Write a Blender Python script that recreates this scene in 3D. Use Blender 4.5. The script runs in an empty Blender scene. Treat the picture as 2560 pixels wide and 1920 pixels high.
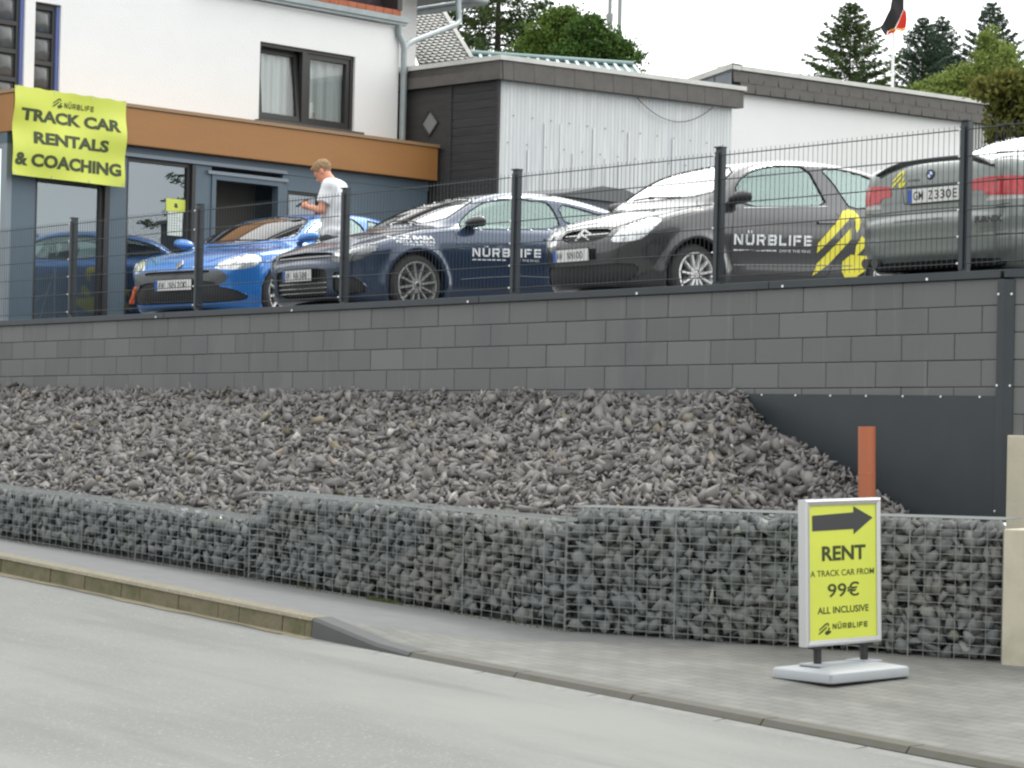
import bpy, bmesh, math, random
import numpy as np
from mathutils import Vector, Matrix
from mathutils.bvhtree import BVHTree
D = bpy.data
SC = bpy.context.scene
COL = SC.collection
R = math.radians
rnd = random.Random(7)

# ------------------------------------------------------------------ camera
cd = D.cameras.new('camera')
cd.sensor_width = 36.0
cd.lens = 36.0 * 6000 / 2560
cd.clip_start = 0.1
cd.clip_end = 3000
cam = D.objects.new('camera', cd)
COL.objects.link(cam)
_p, _a = math.atan(90 / 6000), 0.022
_R0, _U0 = Vector((1, 0, 0)), Vector((0, -math.sin(_p), math.cos(_p)))
_F = Vector((0, math.cos(_p), math.sin(_p)))
_R = _R0 * math.cos(_a) + _U0 * math.sin(_a)
_U = -_R0 * math.sin(_a) + _U0 * math.cos(_a)
cm = Matrix.Identity(4)
for i in range(3):
    cm[i][0], cm[i][1], cm[i][2] = _R[i], _U[i], -_F[i]
cm.translation = (0, 0, 1.65)
cam.matrix_world = cm
SC.camera = cam

# ------------------------------------------------------------------ sky, sun, exposure
SUN_EL, SUN_AZ = R(52), R(38)            # azimuth measured from +Y towards +X (behind the buildings, to the right)
w = D.worlds.new('World')
SC.world = w
w.use_nodes = True
nt = w.node_tree
nt.nodes.clear()
out = nt.nodes.new('ShaderNodeOutputWorld')
bg = nt.nodes.new('ShaderNodeBackground')
sky = nt.nodes.new('ShaderNodeTexSky')
sky.sky_type = 'NISHITA'
sky.sun_disc = False
sky.sun_elevation = SUN_EL
sky.sun_rotation = SUN_AZ
sky.dust_density = 2.0
tc = nt.nodes.new('ShaderNodeTexCoord')
nz = nt.nodes.new('ShaderNodeTexNoise')
nz.inputs['Scale'].default_value = 2.2
nz.inputs['Detail'].default_value = 5
nt.links.new(tc.outputs['Generated'], nz.inputs['Vector'])
cr = nt.nodes.new('ShaderNodeValToRGB')       # cloud brightness: grey to white banks
cr.color_ramp.elements[0].position = .30
cr.color_ramp.elements[0].color = (.55, .57, .57, 1)
cr.color_ramp.elements[1].position = .68
cr.color_ramp.elements[1].color = (1.0, 1.0, .975, 1)
nt.links.new(nz.outputs['Fac'], cr.inputs['Fac'])
# thin overcast is brighter round the hidden sun
sd = (math.sin(SUN_AZ) * math.cos(SUN_EL), math.cos(SUN_AZ) * math.cos(SUN_EL), math.sin(SUN_EL))
dot = nt.nodes.new('ShaderNodeVectorMath'); dot.operation = 'DOT_PRODUCT'
nrm = nt.nodes.new('ShaderNodeVectorMath'); nrm.operation = 'NORMALIZE'
nt.links.new(tc.outputs['Generated'], nrm.inputs[0])
nt.links.new(nrm.outputs['Vector'], dot.inputs[0])
dot.inputs[1].default_value = sd
mr = nt.nodes.new('ShaderNodeMapRange')
mr.interpolation_type = 'SMOOTHERSTEP'
mr.inputs['From Min'].default_value = -.2
mr.inputs['From Max'].default_value = 1.0
mr.inputs['To Min'].default_value = 17.5
mr.inputs['To Max'].default_value = 34.0
nt.links.new(dot.outputs['Value'], mr.inputs['Value'])
mul = nt.nodes.new('ShaderNodeVectorMath'); mul.operation = 'SCALE'
nt.links.new(cr.outputs['Color'], mul.inputs[0])
nt.links.new(mr.outputs['Result'], mul.inputs['Scale'])
mix = nt.nodes.new('ShaderNodeMix'); mix.data_type = 'RGBA'
mix.inputs['Factor'].default_value = .86
nt.links.new(sky.outputs['Color'], mix.inputs['A'])
nt.links.new(mul.outputs['Vector'], mix.inputs['B'])
nt.links.new(mix.outputs['Result'], bg.inputs['Color'])
bg.inputs['Strength'].default_value = .1
nt.links.new(bg.outputs['Background'], out.inputs['Surface'])

sl = D.lights.new('sun', 'SUN')
sl.energy = 1.3
sl.angle = R(14)
sl.color = (1, .975, .94)
so = D.objects.new('sun', sl)
COL.objects.link(so)
so.rotation_euler = Vector(sd).to_track_quat('Z', 'Y').to_euler()
SC.view_settings.view_transform = 'Standard'
SC.view_settings.look = 'None'
SC.view_settings.gamma = 1
SC.view_settings.exposure = 0.14
SC.cycles.filter_width = 2.3
SC.cycles.max_bounces = 6
SC.cycles.transparent_max_bounces = 16
SC.cycles.use_denoising = True
SC.cycles.caustics_reflective = False
SC.cycles.caustics_refractive = False

# ------------------------------------------------------------------ helpers
def new_mesh(name, verts, faces, smooth=False):
    me = D.meshes.new(name)
    verts = np.asarray(verts, dtype=np.float32).reshape(-1, 3)
    if isinstance(faces, np.ndarray):
        k = faces.shape[1]
        me.vertices.add(len(verts)); me.vertices.foreach_set('co', verts.ravel())
        me.loops.add(faces.size); me.loops.foreach_set('vertex_index', faces.astype(np.int32).ravel())
        me.polygons.add(len(faces)); me.polygons.foreach_set('loop_start', np.arange(len(faces), dtype=np.int32) * k)
        me.update(calc_edges=True); me.validate()
    else:
        me.from_pydata([tuple(map(float, v)) for v in verts], [], faces)
        me.update()
    if smooth:
        me.polygons.foreach_set('use_smooth', np.ones(len(me.polygons), dtype=bool))
    return me

def link(name, me, m=None, parent=None, frame=None):
    o = D.objects.new(name, me)
    COL.objects.link(o)
    if m is not None and me is not None:
        for x in (m if isinstance(m, (list, tuple)) else [m]):
            me.materials.append(x)
    if parent is not None:
        o.parent = parent
    if frame is not None:
        if parent is not None:
            o.matrix_local = frame
        else:
            o.matrix_world = frame
    return o

def tag(o, label=None, cat=None, group=None, kind=None):
    if label: o['label'] = label
    if cat: o['category'] = cat
    if group: o['group'] = group
    if kind: o['kind'] = kind
    return o

def thing(name, label, cat, frame=None, group=None):
    o = D.objects.new(name, None)
    o.empty_display_size = .2
    COL.objects.link(o)
    if frame is not None: o.matrix_world = frame
    return tag(o, label, cat, group)

def frame(o, x, y=None, z=(0, 0, 1)):
    x = Vector(x).normalized(); z = Vector(z).normalized()
    y = z.cross(x).normalized() if y is None else Vector(y).normalized()
    m = Matrix.Identity(4)
    for i in range(3):
        m[i][0], m[i][1], m[i][2], m[i][3] = x[i], y[i], z[i], o[i]
    return m

class MB:
    """collects plain geometry for ONE mesh"""
    def __init__(s): s.v, s.f = [], []
    def add(s, vs, fs):
        n = len(s.v); s.v += [tuple(v) for v in vs]; s.f += [tuple(i + n for i in f) for f in fs]; return s
    def quad(s, a, b, c, d): return s.add([a, b, c, d], [(0, 1, 2, 3)])
    def poly(s, pts): return s.add(pts, [tuple(range(len(pts)))])
    def box(s, x0, x1, y0, y1, z0, z1, sh=None):
        vs = [(x, y, z) for z in (z0, z1) for y in (y0, y1) for x in (x0, x1)]
        if sh: vs = [(x, y, z + sh(x)) for x, y, z in vs]
        return s.add(vs, [(0, 2, 3, 1), (4, 5, 7, 6), (0, 1, 5, 4), (2, 6, 7, 3), (0, 4, 6, 2), (1, 3, 7, 5)])
    def bar(s, a, b, w, h, up=(0, 0, 1)):
        a, b = Vector(a), Vector(b); d = (b - a).normalized(); up = Vector(up)
        r = d.cross(up).normalized() * w / 2; u = r.cross(d).normalized() * h / 2
        return s.add([a - r - u, a + r - u, a + r + u, a - r + u, b - r - u, b + r - u, b + r + u, b - r + u],
                     [(0, 3, 2, 1), (4, 5, 6, 7), (0, 1, 5, 4), (1, 2, 6, 5), (2, 3, 7, 6), (3, 0, 4, 7)])
    def tube(s, path, r, n=8, caps=True, closed=False):
        path = [Vector(p) for p in path]; k = len(path)
        rs = r if isinstance(r, (list, tuple)) else [r] * k
        base = len(s.v); ref = None
        for i, p in enumerate(path):
            if closed: t = (path[(i + 1) % k] - path[i - 1])
            else: t = path[min(i + 1, k - 1)] - path[max(i - 1, 0)]
            t.normalize()
            if ref is None:
                ref = t.cross(Vector((0, 0, 1)))
                if ref.length < .1: ref = t.cross(Vector((1, 0, 0)))
                ref.normalize()
            else:
                ref = (ref - t * ref.dot(t)).normalized()
            q = t.cross(ref)
            for j in range(n):
                a = 2 * math.pi * j / n
                s.v.append(tuple(p + (ref * math.cos(a) + q * math.sin(a)) * rs[i]))
        m = k if closed else k - 1
        for i in range(m):
            for j in range(n):
                i2 = (i + 1) % k
                s.f.append((base + i * n + j, base + i * n + (j + 1) % n, base + i2 * n + (j + 1) % n, base + i2 * n + j))
        if caps and not closed:
            s.f.append(tuple(base + j for j in range(n))[::-1])
            s.f.append(tuple(base + (k - 1) * n + j for j in range(n)))
        return s
    def prism(s, pts, y0, y1):
        """outline in (x, z), extruded along y"""
        n = len(pts); vs = [(x, y0, z) for x, z in pts] + [(x, y1, z) for x, z in pts]
        return s.add(vs, [tuple(range(n)), tuple(range(2 * n - 1, n - 1, -1))] + [(i, n + i, n + (i + 1) % n, (i + 1) % n) for i in range(n)])
    def lathe(s, prof, c=(0, 0, 0), ax='y', n=32):
        """profile of (radius, height) turned round an axis"""
        base = len(s.v); c = Vector(c)
        for r, h in prof:
            for j in range(n):
                a = 2 * math.pi * j / n; u, v = r * math.cos(a), r * math.sin(a)
                s.v.append(tuple(c + (Vector((u, h, v)) if ax == 'y' else Vector((u, v, h)))))
        for i in range(len(prof) - 1):
            for j in range(n):
                q = (base + i * n + j, base + i * n + (j + 1) % n, base + (i + 1) * n + (j + 1) % n, base + (i + 1) * n + j)
                s.f.append(q if ax == 'y' else q)
        return s
    def build(s, name, m, parent=None, frame=None, smooth=False, bevel=0, fix=True, sharp=None):
        me = new_mesh(name, s.v, s.f)
        if fix or bevel:
            bm = bmesh.new(); bm.from_mesh(me)
            if bevel:
                bmesh.ops.bevel(bm, geom=[e for e in bm.edges if len(e.link_faces) == 2 and e.calc_face_angle(0) > .6], offset=bevel, segments=2, affect='EDGES', profile=.6)
            bmesh.ops.recalc_face_normals(bm, faces=bm.faces)
            bm.to_mesh(me); bm.free()
        if smooth:
            me.polygons.foreach_set('use_smooth', np.ones(len(me.polygons), dtype=bool))
            me.set_sharp_from_angle(angle=R(sharp or 40))
        return link(name, me, m, parent, frame)

# ------------------------------------------------------------------ materials
def mat(name, c, rough=.75, metal=0., noise=None, bump=None, coat=0., spec=.5, obj=True, tint=None, trans=0):
    """noise=(scale, second colour, low, high[, stretch xyz]); bump=(scale, strength[, distance]); tint=ramp read from the mesh's own 'tint' attribute"""
    m = D.materials.new(name); m.use_nodes = True
    n, l = m.node_tree.nodes, m.node_tree.links
    b = n['Principled BSDF']
    b.inputs['Base Color'].default_value = (*c, 1); b.inputs['Roughness'].default_value = rough
    b.inputs['Metallic'].default_value = metal; b.inputs['Specular IOR Level'].default_value = spec
    b.inputs['Coat Weight'].default_value = coat; b.inputs['Coat Roughness'].default_value = .03
    b.inputs['Transmission Weight'].default_value = trans
    src = None
    co = n.new('ShaderNodeTexCoord') if (noise or bump) else None
    if tint:
        at = n.new('ShaderNodeAttribute'); at.attribute_name = 'tint'
        rp = n.new('ShaderNodeValToRGB'); el = rp.color_ramp.elements
        while len(el) < len(tint): el.new(.5)
        for e, (p, cc) in zip(el, tint): e.position = p; e.color = (*cc, 1)
        l.new(at.outputs['Fac'], rp.inputs['Fac']); src = rp.outputs['Color']
    for nn in ([noise] if noise and not isinstance(noise, list) else noise or []):
        sc, c2, lo, hi = nn[:4]
        mp = n.new('ShaderNodeMapping')
        if len(nn) > 4: mp.inputs['Scale'].default_value = nn[4]
        l.new(co.outputs['Object'], mp.inputs['Vector'])
        t = n.new('ShaderNodeTexNoise'); t.inputs['Scale'].default_value = sc; t.inputs['Detail'].default_value = 6; t.inputs['Roughness'].default_value = .65
        l.new(mp.outputs['Vector'], t.inputs['Vector'])
        r = n.new('ShaderNodeMapRange'); r.inputs['From Min'].default_value = lo; r.inputs['From Max'].default_value = hi
        l.new(t.outputs['Fac'], r.inputs['Value'])
        x = n.new('ShaderNodeMix'); x.data_type = 'RGBA'
        l.new(r.outputs['Result'], x.inputs['Factor'])
        if src: l.new(src, x.inputs['A'])
        else: x.inputs['A'].default_value = (*c, 1)
        x.inputs['B'].default_value = (*c2, 1); src = x.outputs['Result']
    if src: l.new(src, b.inputs['Base Color'])
    if bump:
        t = n.new('ShaderNodeTexNoise'); t.inputs['Scale'].default_value = bump[0]; t.inputs['Detail'].default_value = 4
        l.new(co.outputs['Object'], t.inputs['Vector'])
        bp = n.new('ShaderNodeBump'); bp.inputs['Strength'].default_value = bump[1]; bp.inputs['Distance'].default_value = bump[2] if len(bump) > 2 else .01
        l.new(t.outputs['Fac'], bp.inputs['Height']); l.new(bp.outputs['Normal'], b.inputs['Normal'])
    return m

def glass(name, tint, refl=(1, 1, 1), ior=1.5, base=.04, rough=.01):
    """a thin pane: a little mirror, the rest lets tinted light through"""
    m = D.materials.new(name); m.use_nodes = True
    n, l = m.node_tree.nodes, m.node_tree.links; n.clear()
    o = n.new('ShaderNodeOutputMaterial'); mx = n.new('ShaderNodeMixShader')
    tr = n.new('ShaderNodeBsdfTransparent'); gl = n.new('ShaderNodeBsdfGlossy'); fr = n.new('ShaderNodeFresnel')
    tr.inputs['Color'].default_value = (*tint, 1); gl.inputs['Color'].default_value = (*refl, 1); gl.inputs['Roughness'].default_value = rough
    fr.inputs['IOR'].default_value = ior
    ad = n.new('ShaderNodeMath'); ad.operation = 'MULTIPLY_ADD'; ad.use_clamp = True
    ad.inputs[1].default_value = 1.6; ad.inputs[2].default_value = base
    l.new(fr.outputs['Fac'], ad.inputs[0]); l.new(ad.outputs['Value'], mx.inputs['Fac'])
    l.new(tr.outputs['BSDF'], mx.inputs[1]); l.new(gl.outputs['BSDF'], mx.inputs[2]); l.new(mx.outputs['Shader'], o.inputs['Surface'])
    return m

def srgb(r, g, b): return tuple(((c / 255) / 12.92 if c / 255 <= .04045 else ((c / 255 + .055) / 1.055) ** 2.4) for c in (r, g, b))

BLACK = mat('black_plastic', (.022, .022, .023), .5)
DARKTRIM = mat('anthracite_metal', (.034, .042, .050), .45, .15, noise=(3, (.040, .049, .057), .4, .7))
GALV = mat('galvanised_wire', (.235, .25, .247), .6, .15)
BOLT = mat('zinc_bolt', (.75, .75, .75), .3, .8)
LIME = mat('lime_vinyl', srgb(214, 222, 88), .42, noise=(1.5, srgb(206, 216, 92), .4, .7))
INK = mat('dark_print', (.03, .032, .03), .5)
OLIVE = mat('olive_print', (.045, .060, .016), .5)
WHITEVINYL = mat('white_vinyl', (.8, .82, .85), .4)
YELLOW = mat('yellow_vinyl', srgb(235, 225, 70), .4)
CHROME = mat('chrome', (.8, .8, .8), .12, 1.)

# ------------------------------------------------------------------ text
def text_geo(txt, bold=0., space=1.):
    cu = D.curves.new('lettering', 'FONT'); cu.body = txt; cu.offset = bold; cu.space_character = space; cu.resolution_u = 3
    o = D.objects.new('lettering', cu); COL.objects.link(o)
    bpy.context.view_layer.update()
    me = D.meshes.new_from_object(o.evaluated_get(bpy.context.evaluated_depsgraph_get()))
    v = np.array([x.co[:2] for x in me.vertices]); f = [tuple(p.vertices) for p in me.polygons]
    D.objects.remove(o); D.curves.remove(cu); D.meshes.remove(me)
    lo, hi = v.min(0), v.max(0)
    return (v - lo) / (hi - lo), f            # unit box

def strokes_geo(lines, wd):
    """block letters from straight strokes (x, y)-(x, y); returns 2D verts, quads, layer per quad"""
    v, f = [], []
    for k, (x0, y0, x1, y1) in enumerate(lines):
        dx, dy = x1 - x0, y1 - y0; L = math.hypot(dx, dy); dx /= L; dy /= L
        e = wd / 2
        n = len(v)
        for a, b in ((0, -1), (L, -1), (L, 1), (0, 1)):
            v.append((x0 + dx * a - dy * b * e, y0 + dy * a + dx * b * e, .0004 * (k % 4)))
        f.append((n, n + 1, n + 2, n + 3))
    return np.array(v), f

def wide_name():
    """the wide stencil lettering of the rental firm, unit box 0..1 by 0..1 (umlaut above)"""
    L = []
    W, G = 1.0, .32
    x = 0.
    t = .11
    def seg(*a): L.append(tuple(a))
    # N
    seg(x + t, 0, x + t, 1); seg(x + W - t, 0, x + W - t, 1); seg(x + .22, .92, x + W - .24, .10); x += W + G
    # U umlaut
    seg(x + t, .18, x + t, 1); seg(x + W - t, .18, x + W - t, 1); seg(x + .12, .11, x + W - .12, .11); seg(x + .25, 1.24, x + .42, 1.24); seg(x + .58, 1.24, x + .75, 1.24); x += W + G
    # R
    seg(x + t, 0, x + t, 1); seg(x + .24, .89, x + W - .1, .89); seg(x + W - t, .55, x + W - t, .80); seg(x + .24, .44, x + W - .1, .44); seg(x + .62, .36, x + W - .12, 0); x += W + G
    # B
    seg(x + t, 0, x + t, 1); seg(x + .24, .89, x + W - .08, .89); seg(x + .24, .5, x + W - .14, .5); seg(x + .24, .11, x + W - .08, .11); seg(x + W - t, .52, x + W - t, .86); seg(x + W - t, .13, x + W - t, .47); x += W + G
    # L
    seg(x + t, 0, x + t, 1); seg(x + .24, .11, x + .85, .11); x += .85 + G
    # I
    seg(x + t, 0, x + t, 1); x += .22 + G
    # F
    seg(x + t, 0, x + t, 1); seg(x + .26, .89, x + .95, .89); seg(x + .26, .48, x + .85, .48); x += .95 + G
    # E
    seg(x + .02, .89, x + .95, .89); seg(x + .02, .5, x + .95, .5); seg(x + .02, .11, x + .95, .11); seg(x + t, .62, x + t, .78); seg(x + t, .22, x + t, .40); x += .95
    v, f = strokes_geo(L, .22)
    v[:, 0] /= x
    return v, f
NAME_V, NAME_F = wide_name()
# the firm's slanted two-stroke mark, unit box
MARK = [[(.06, .36), (.07, .50), (.44, .85), (.56, .97), (.68, 1.0), (.77, .98), (.82, .91), (.84, .82), (.80, .72), (.75, .66), (.73, .76), (.73, .87), (.65, .87), (.19, .47)],
        [(0, .04), (.06, .20), (.65, .73), (.65, .57), (.27, .20)],
        [(.84, .62), (.90, .58), (.89, .45), (.73, .30), (.74, .47)],
        [(.66, .35), (.52, .25), (.51, .11), (.57, .02), (.73, 0), (1, .20), (.98, .32), (.95, .33), (.69, .16), (.63, .20)]]

def letter(parent, geo, m, x0, x1, z0, z1, y, name='lettering', mapper=None):
    """lettering lying on a local x-z plane at depth y, or on whatever surface mapper(x, z) returns"""
    v, f = geo
    pts = []
    for q in v:
        x, z = x0 + q[0] * (x1 - x0), z0 + q[1] * (z1 - z0)
        lay = q[2] if len(q) > 2 else 0
        pts.append(mapper(x, z, lay) if mapper else (x, y - lay, z))
    me = new_mesh(name, pts, f)
    return link(name, me, m, parent)
def mark_geo():
    v, f = [], []
    for p in MARK:
        n = len(v); v += p; f.append(tuple(range(n, n + len(p))))
    bm = bmesh.new()
    bv = [bm.verts.new((a, b, 0)) for a, b in v]
    for q in f: bm.faces.new([bv[i] for i in q])
    bmesh.ops.triangulate(bm, faces=bm.faces)
    for _ in range(3): bmesh.ops.subdivide_edges(bm, edges=[e for e in bm.edges if e.calc_length() > .07], cuts=1); bmesh.ops.triangulate(bm, faces=bm.faces)
    bm.verts.index_update()
    f = [tuple(x.index for x in q.verts) for q in bm.faces]; v = [tuple(x.co[:2]) for x in bm.verts]
    bm.free()
    return np.array(v), f
MARK_GEO = mark_geo()

# ================================================================== THE SETTING
TH = .73
WF = frame((3.33, 17.88, 0), (math.sin(TH), -math.cos(TH), 0))      # wall frame: x along the wall to the right, y into the yard, z = world height
def capz(x): return 2.83 + .010 * x
def yardz(x, d): return capz(x) - .12 + .045 * max(d, -1.)
def w2l(p): return WF.inverted() @ Vector(p)
def itp(x, tab): return float(np.interp(x, [a for a, b in tab], [b for a, b in tab]))

ASPH = mat('asphalt', srgb(113, 114, 112), .85, noise=[(4., srgb(110, 111, 108), .4, .7), (45, srgb(156, 157, 153), .57, .72), (.35, srgb(126, 127, 123), .42, .6, (.35, 1, 1)), (.9, srgb(101, 103, 101), .52, .72, (.22, 1.4, 1))], bump=(120, .35, .006), spec=.35)
PAVE = mat('pavement_asphalt', srgb(104, 106, 106), .85, noise=[(6, srgb(94, 96, 96), .35, .75), (110, srgb(120, 122, 121), .55, .8)], bump=(120, .3, .005))
YARD = mat('yard_surface', srgb(105, 107, 108), .85, noise=[(3, srgb(92, 94, 95), .4, .7)], bump=(60, .3, .006))
GRASS = mat('distant_grass', (.06, .10, .03), .9, noise=[(.2, (.09, .11, .04), .3, .7)])

ZG = [(-60, 2.6), (-12, .66), (-7.97, .48), (-4.45, .345), (-1, .20), (1.83, .175), (5, .10), (60, -1.6)]       # pavement at the gabion foot
ZK = [(-60, 2.9), (-5.31, .46), (-1.67, .30), (-1.0, .185), (-.66, .155), (4, 0), (60, -1.9)]                  # kerb top line
GD = [(-60, -3.4), (-7.97, -3.46), (-4.45, -3.26), (-1.0, -3.05), (1.83, -1.95), (2.0, -1.9), (60, -1.9)]       # front line of the gabions
KD = -4.72
def roadz(x, d):
    base = itp(x, [(-60, 2.76), (-5.31, .325), (-1.67, .165), (4, -.035), (60, -1.93)])
    return base + .015 * max(0, min(3.5, KD - d))
def grid_sheet(name, xs, fy, nd, fz, m):
    v, f = [], []
    for x in xs:
        a, b = fy(x)
        for j in range(nd + 1):
            d = a + (b - a) * j / nd
            v.append((x, d, fz(x, d, j / nd)))
    for i in range(len(xs) - 1):
        for j in range(nd):
            k = i * (nd + 1) + j
            f.append((k, k + nd + 1, k + nd + 2, k + 1))
    o = link(name, new_mesh(name, v, f, True), m, None, WF)
    return tag(o, kind='structure')
xs = sorted(set([-60, -40, -30, -20, 20, 30, 60] + [round(-14 + .25 * i, 3) for i in range(100)]))
grid_sheet('road', xs, lambda x: (-40, KD - .005), 12, lambda x, d, t: roadz(x, d), ASPH)
def pavz(x, d, t):
    g = itp(x, GD)
    zk, zg = itp(x, ZK) - .006, itp(x, ZG)
    return zk + (zg - zk) * max(0, min(1.15, (d - KD - .17) / (g - KD - .17)))
# asphalt pavement on the left, block-paved crossing on the right
def front(x): return itp(x, GD) + .45
grid_sheet('pavement', [x for x in xs if x <= 20], lambda x: (KD + .165, front(x)), 8, pavz, PAVE)
# block paving laid on the crossover (real bricks pattern in the material)
pb = D.materials.new('block_paving'); pb.use_nodes = True
n, l = pb.node_tree.nodes, pb.node_tree.links
b = n['Principled BSDF']; b.inputs['Roughness'].default_value = .85
co = n.new('ShaderNodeTexCoord'); br = n.new('ShaderNodeTexBrick')
br.inputs['Scale'].default_value = 1.; br.inputs['Brick Width'].default_value = .2; br.inputs['Row Height'].default_value = .1
br.inputs['Mortar Size'].default_value = .006; br.inputs['Color1'].default_value = (*srgb(118, 118, 115), 1); br.inputs['Color2'].default_value = (*srgb(110, 110, 107), 1); br.inputs['Mortar'].default_value = (*srgb(100, 100, 96), 1)
l.new(co.outputs['Object'], br.inputs['Vector']); 
nz = n.new('ShaderNodeTexNoise'); nz.inputs['Scale'].default_value = 2.5; nz.inputs['Detail'].default_value = 5; l.new(co.outputs['Object'], nz.inputs['Vector'])
mxp = n.new('ShaderNodeMix'); mxp.data_type = 'RGBA'; mxp.blend_type = 'MULTIPLY'; mxp.inputs['Factor'].default_value = 1
rr = n.new('ShaderNodeValToRGB'); rr.color_ramp.elements[0].color = (.72, .72, .71, 1); rr.color_ramp.elements[1].color = (1.1, 1.1, 1.08, 1); rr.color_ramp.elements[0].position = .3; rr.color_ramp.elements[1].position = .7
l.new(nz.outputs['Fac'], rr.inputs['Fac']); l.new(br.outputs['Color'], mxp.inputs['A']); l.new(rr.outputs['Color'], mxp.inputs['B']); l.new(mxp.outputs['Result'], b.inputs['Base Color'])
bp = n.new('ShaderNodeBump'); bp.inputs['Strength'].default_value = .5; bp.inputs['Distance'].default_value = .008; l.new(br.outputs['Fac'], bp.inputs['Height']); bp.invert = True; l.new(bp.outputs['Normal'], b.inputs['Normal'])
def crossover(x):
    a = KD + .166
    return (a, a + max(.02, min(front(x) - a, (x + 1.62) * 1.05)))
grid_sheet('paved_crossing', [x for x in xs if -1.6 <= x <= 20], crossover, 8, lambda x, d, t: pavz(x, d, t) + .005, pb)

# kerb: mossy upright stones, one dark ramp stone, then the dropped kerb and a pale gutter
KST = mat('kerb_stone', srgb(112, 105, 85), .9, noise=[(5, srgb(86, 88, 56), .45, .66), (14, srgb(98, 92, 76), .5, .7), (40, srgb(146, 139, 120), .6, .75)], bump=(60, .5, .006))
KTOP = mat('kerb_worn_edge', srgb(118, 112, 96), .9, noise=[(14, srgb(108, 103, 88), .4, .65), (40, srgb(150, 145, 130), .55, .7)], bump=(60, .5, .008))
KDK = mat('kerb_dark_concrete', srgb(84, 85, 85), .85, noise=[(8, srgb(80, 82, 82), .4, .7)], bump=(80, .3, .004))
KLOW = mat('kerb_low_concrete', srgb(86, 84, 79), .85, noise=[(8, srgb(82, 80, 66), .45, .68)], bump=(80, .3, .004))
GUT = mat('gutter_concrete', srgb(124, 125, 122), .85, noise=[(12, srgb(110, 111, 108), .4, .7)], bump=(80, .3, .004))
SAND = mat('gutter_sand', srgb(140, 130, 108), .95, noise=[(20, srgb(120, 116, 100), .4, .7)], bump=(120, .4, .004))
def kblock(mb, x0, x1, d0, d1, top, bot, ch=.02):
    vs = []
    for x in (x0, x1):
        zt, zb = top(x), bot(x)
        vs += [(x, d0, zb), (x, d0 + .012, zt - ch), (x, d0 + .012 + ch, zt), (x, d1, zt), (x, d1, zb)]
    mb.add(vs, [(0, 1, 2, 3, 4), (9, 8, 7, 6, 5)] + [(i, i + 5, (i + 1) % 5 + 5, (i + 1) % 5) for i in range(5)])
mk, mt = MB(), MB()
x = -34.
rk = random.Random(3)
while x < -1.70:
    L = rk.choice([.25, .25, .5])
    x1 = min(x + L, -1.67); dz = rk.uniform(-.004, .004); dd = rk.uniform(-.004, .004)
    kblock(mk, x + .004, x1 - .004, KD + dd, KD + .15, lambda q: itp(q, ZK) - .004 + dz, lambda q: roadz(q, KD) - .1, .01)
    x = x1
tag(mk.build('kerb', KST, None, WF), kind='structure')
mt = MB(); x = -34.
while x < -1.7:
    x1 = min(x + .5, -1.67); kblock(mt, x, x1, KD + .0, KD + .165, lambda q: itp(q, ZK) + .006, lambda q: itp(q, ZK) - .014, .008); x = x1
tag(mt.build('kerb_edge', KTOP, None, WF), kind='structure')
mr_ = MB(); kblock(mr_, -1.665, -1.0, KD - .003, KD + .165, lambda q: itp(q, ZK) + .01, lambda q: roadz(q, KD) - .1); kblock(mr_, -1.0, -.66, KD - .003, KD + .165, lambda q: itp(q, ZK) + .01, lambda q: roadz(q, KD) - .1)
tag(mr_.build('ramp_kerb', KDK, None, WF), kind='structure')
ml = MB(); x = -.655
while x < 14:
    kblock(ml, x, x + .99, KD - .002, KD + .165, lambda q: itp(q, ZK) + .008, lambda q: roadz(q, KD) - .1, .03); x += 1.
tag(ml.build('dropped_kerb', KLOW, None, WF), kind='structure')
mg = MB(); x = -1.9
while x < 14:
    zz = [roadz(q, KD - .1) + .006 for q in (x, x + .99)]
    mg.add([(x, KD - .17, zz[0] - .010), (x + .99, KD - .17, zz[1] - .010), (x + .99, KD - .004, zz[1]), (x, KD - .004, zz[0])], [(0, 1, 2, 3)]); x += 1.
tag(mg.build('gutter', GUT, None, WF), kind='structure')
ms = MB(); pts = []
for i in range(241):
    q = -14 + i * .0515
    pts.append((q, .035 + .02 * math.sin(q * 3.1) + .012 * math.sin(q * 11)))
for (q, a), (q2, a2) in zip(pts, pts[1:]):
    ms.quad((q, KD - .02 - a, roadz(q, KD - a) + .005), (q2, KD - .02 - a2, roadz(q2, KD - a2) + .005), (q2, KD + .01, roadz(q2, KD) + .012), (q, KD + .01, roadz(q, KD) + .012))
tag(ms.build('gutter_sand', SAND, None, WF), kind='structure')

# grass bank running on beyond the left end of the gravel, soil in the hollow at its right end
grid_sheet('grass_bank', [-60, -40, -30, -24, -20, -17, -15.2], lambda x: (itp(x, GD) + .3, .2), 6, lambda x, d, t: itp(x, ZG) + .1 + (yardz(x, 0) - itp(x, ZG) - .1) * t ** .8 - (.45 if x > -14.5 else 0) * t, GRASS)
sm = MB(); sm.quad((-2.4, -2.3, .72), (.42, -1.75, .72), (.42, .01, .93), (-2.4, .01, .93))
tag(sm.build('soil', mat('dark_soil', (.10, .095, .088), .95, bump=(40, .6, .02)), None, WF, fix=False), kind='structure')
# yard behind the wall and the land beyond
grid_sheet('car_park', [-60, -30, -20, -10, 0, .5, 6, 20, 60], lambda x: (.16, 34), 12, lambda x, d, t: yardz(x, d), YARD)
gm = MB(); gm.quad((-900, 33.5, 4.1), (900, 33.5, 4.1), (900, 1500, 6), (-900, 1500, 6))
tag(gm.build('meadow', GRASS, None, WF), kind='structure')
gm = MB(); gm.quad((-900, -900, -2.2), (900, -900, -2.2), (900, .1, -2.2), (-900, .1, -2.2))
tag(gm.build('ground', GRASS, None, WF), kind='structure')

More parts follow.
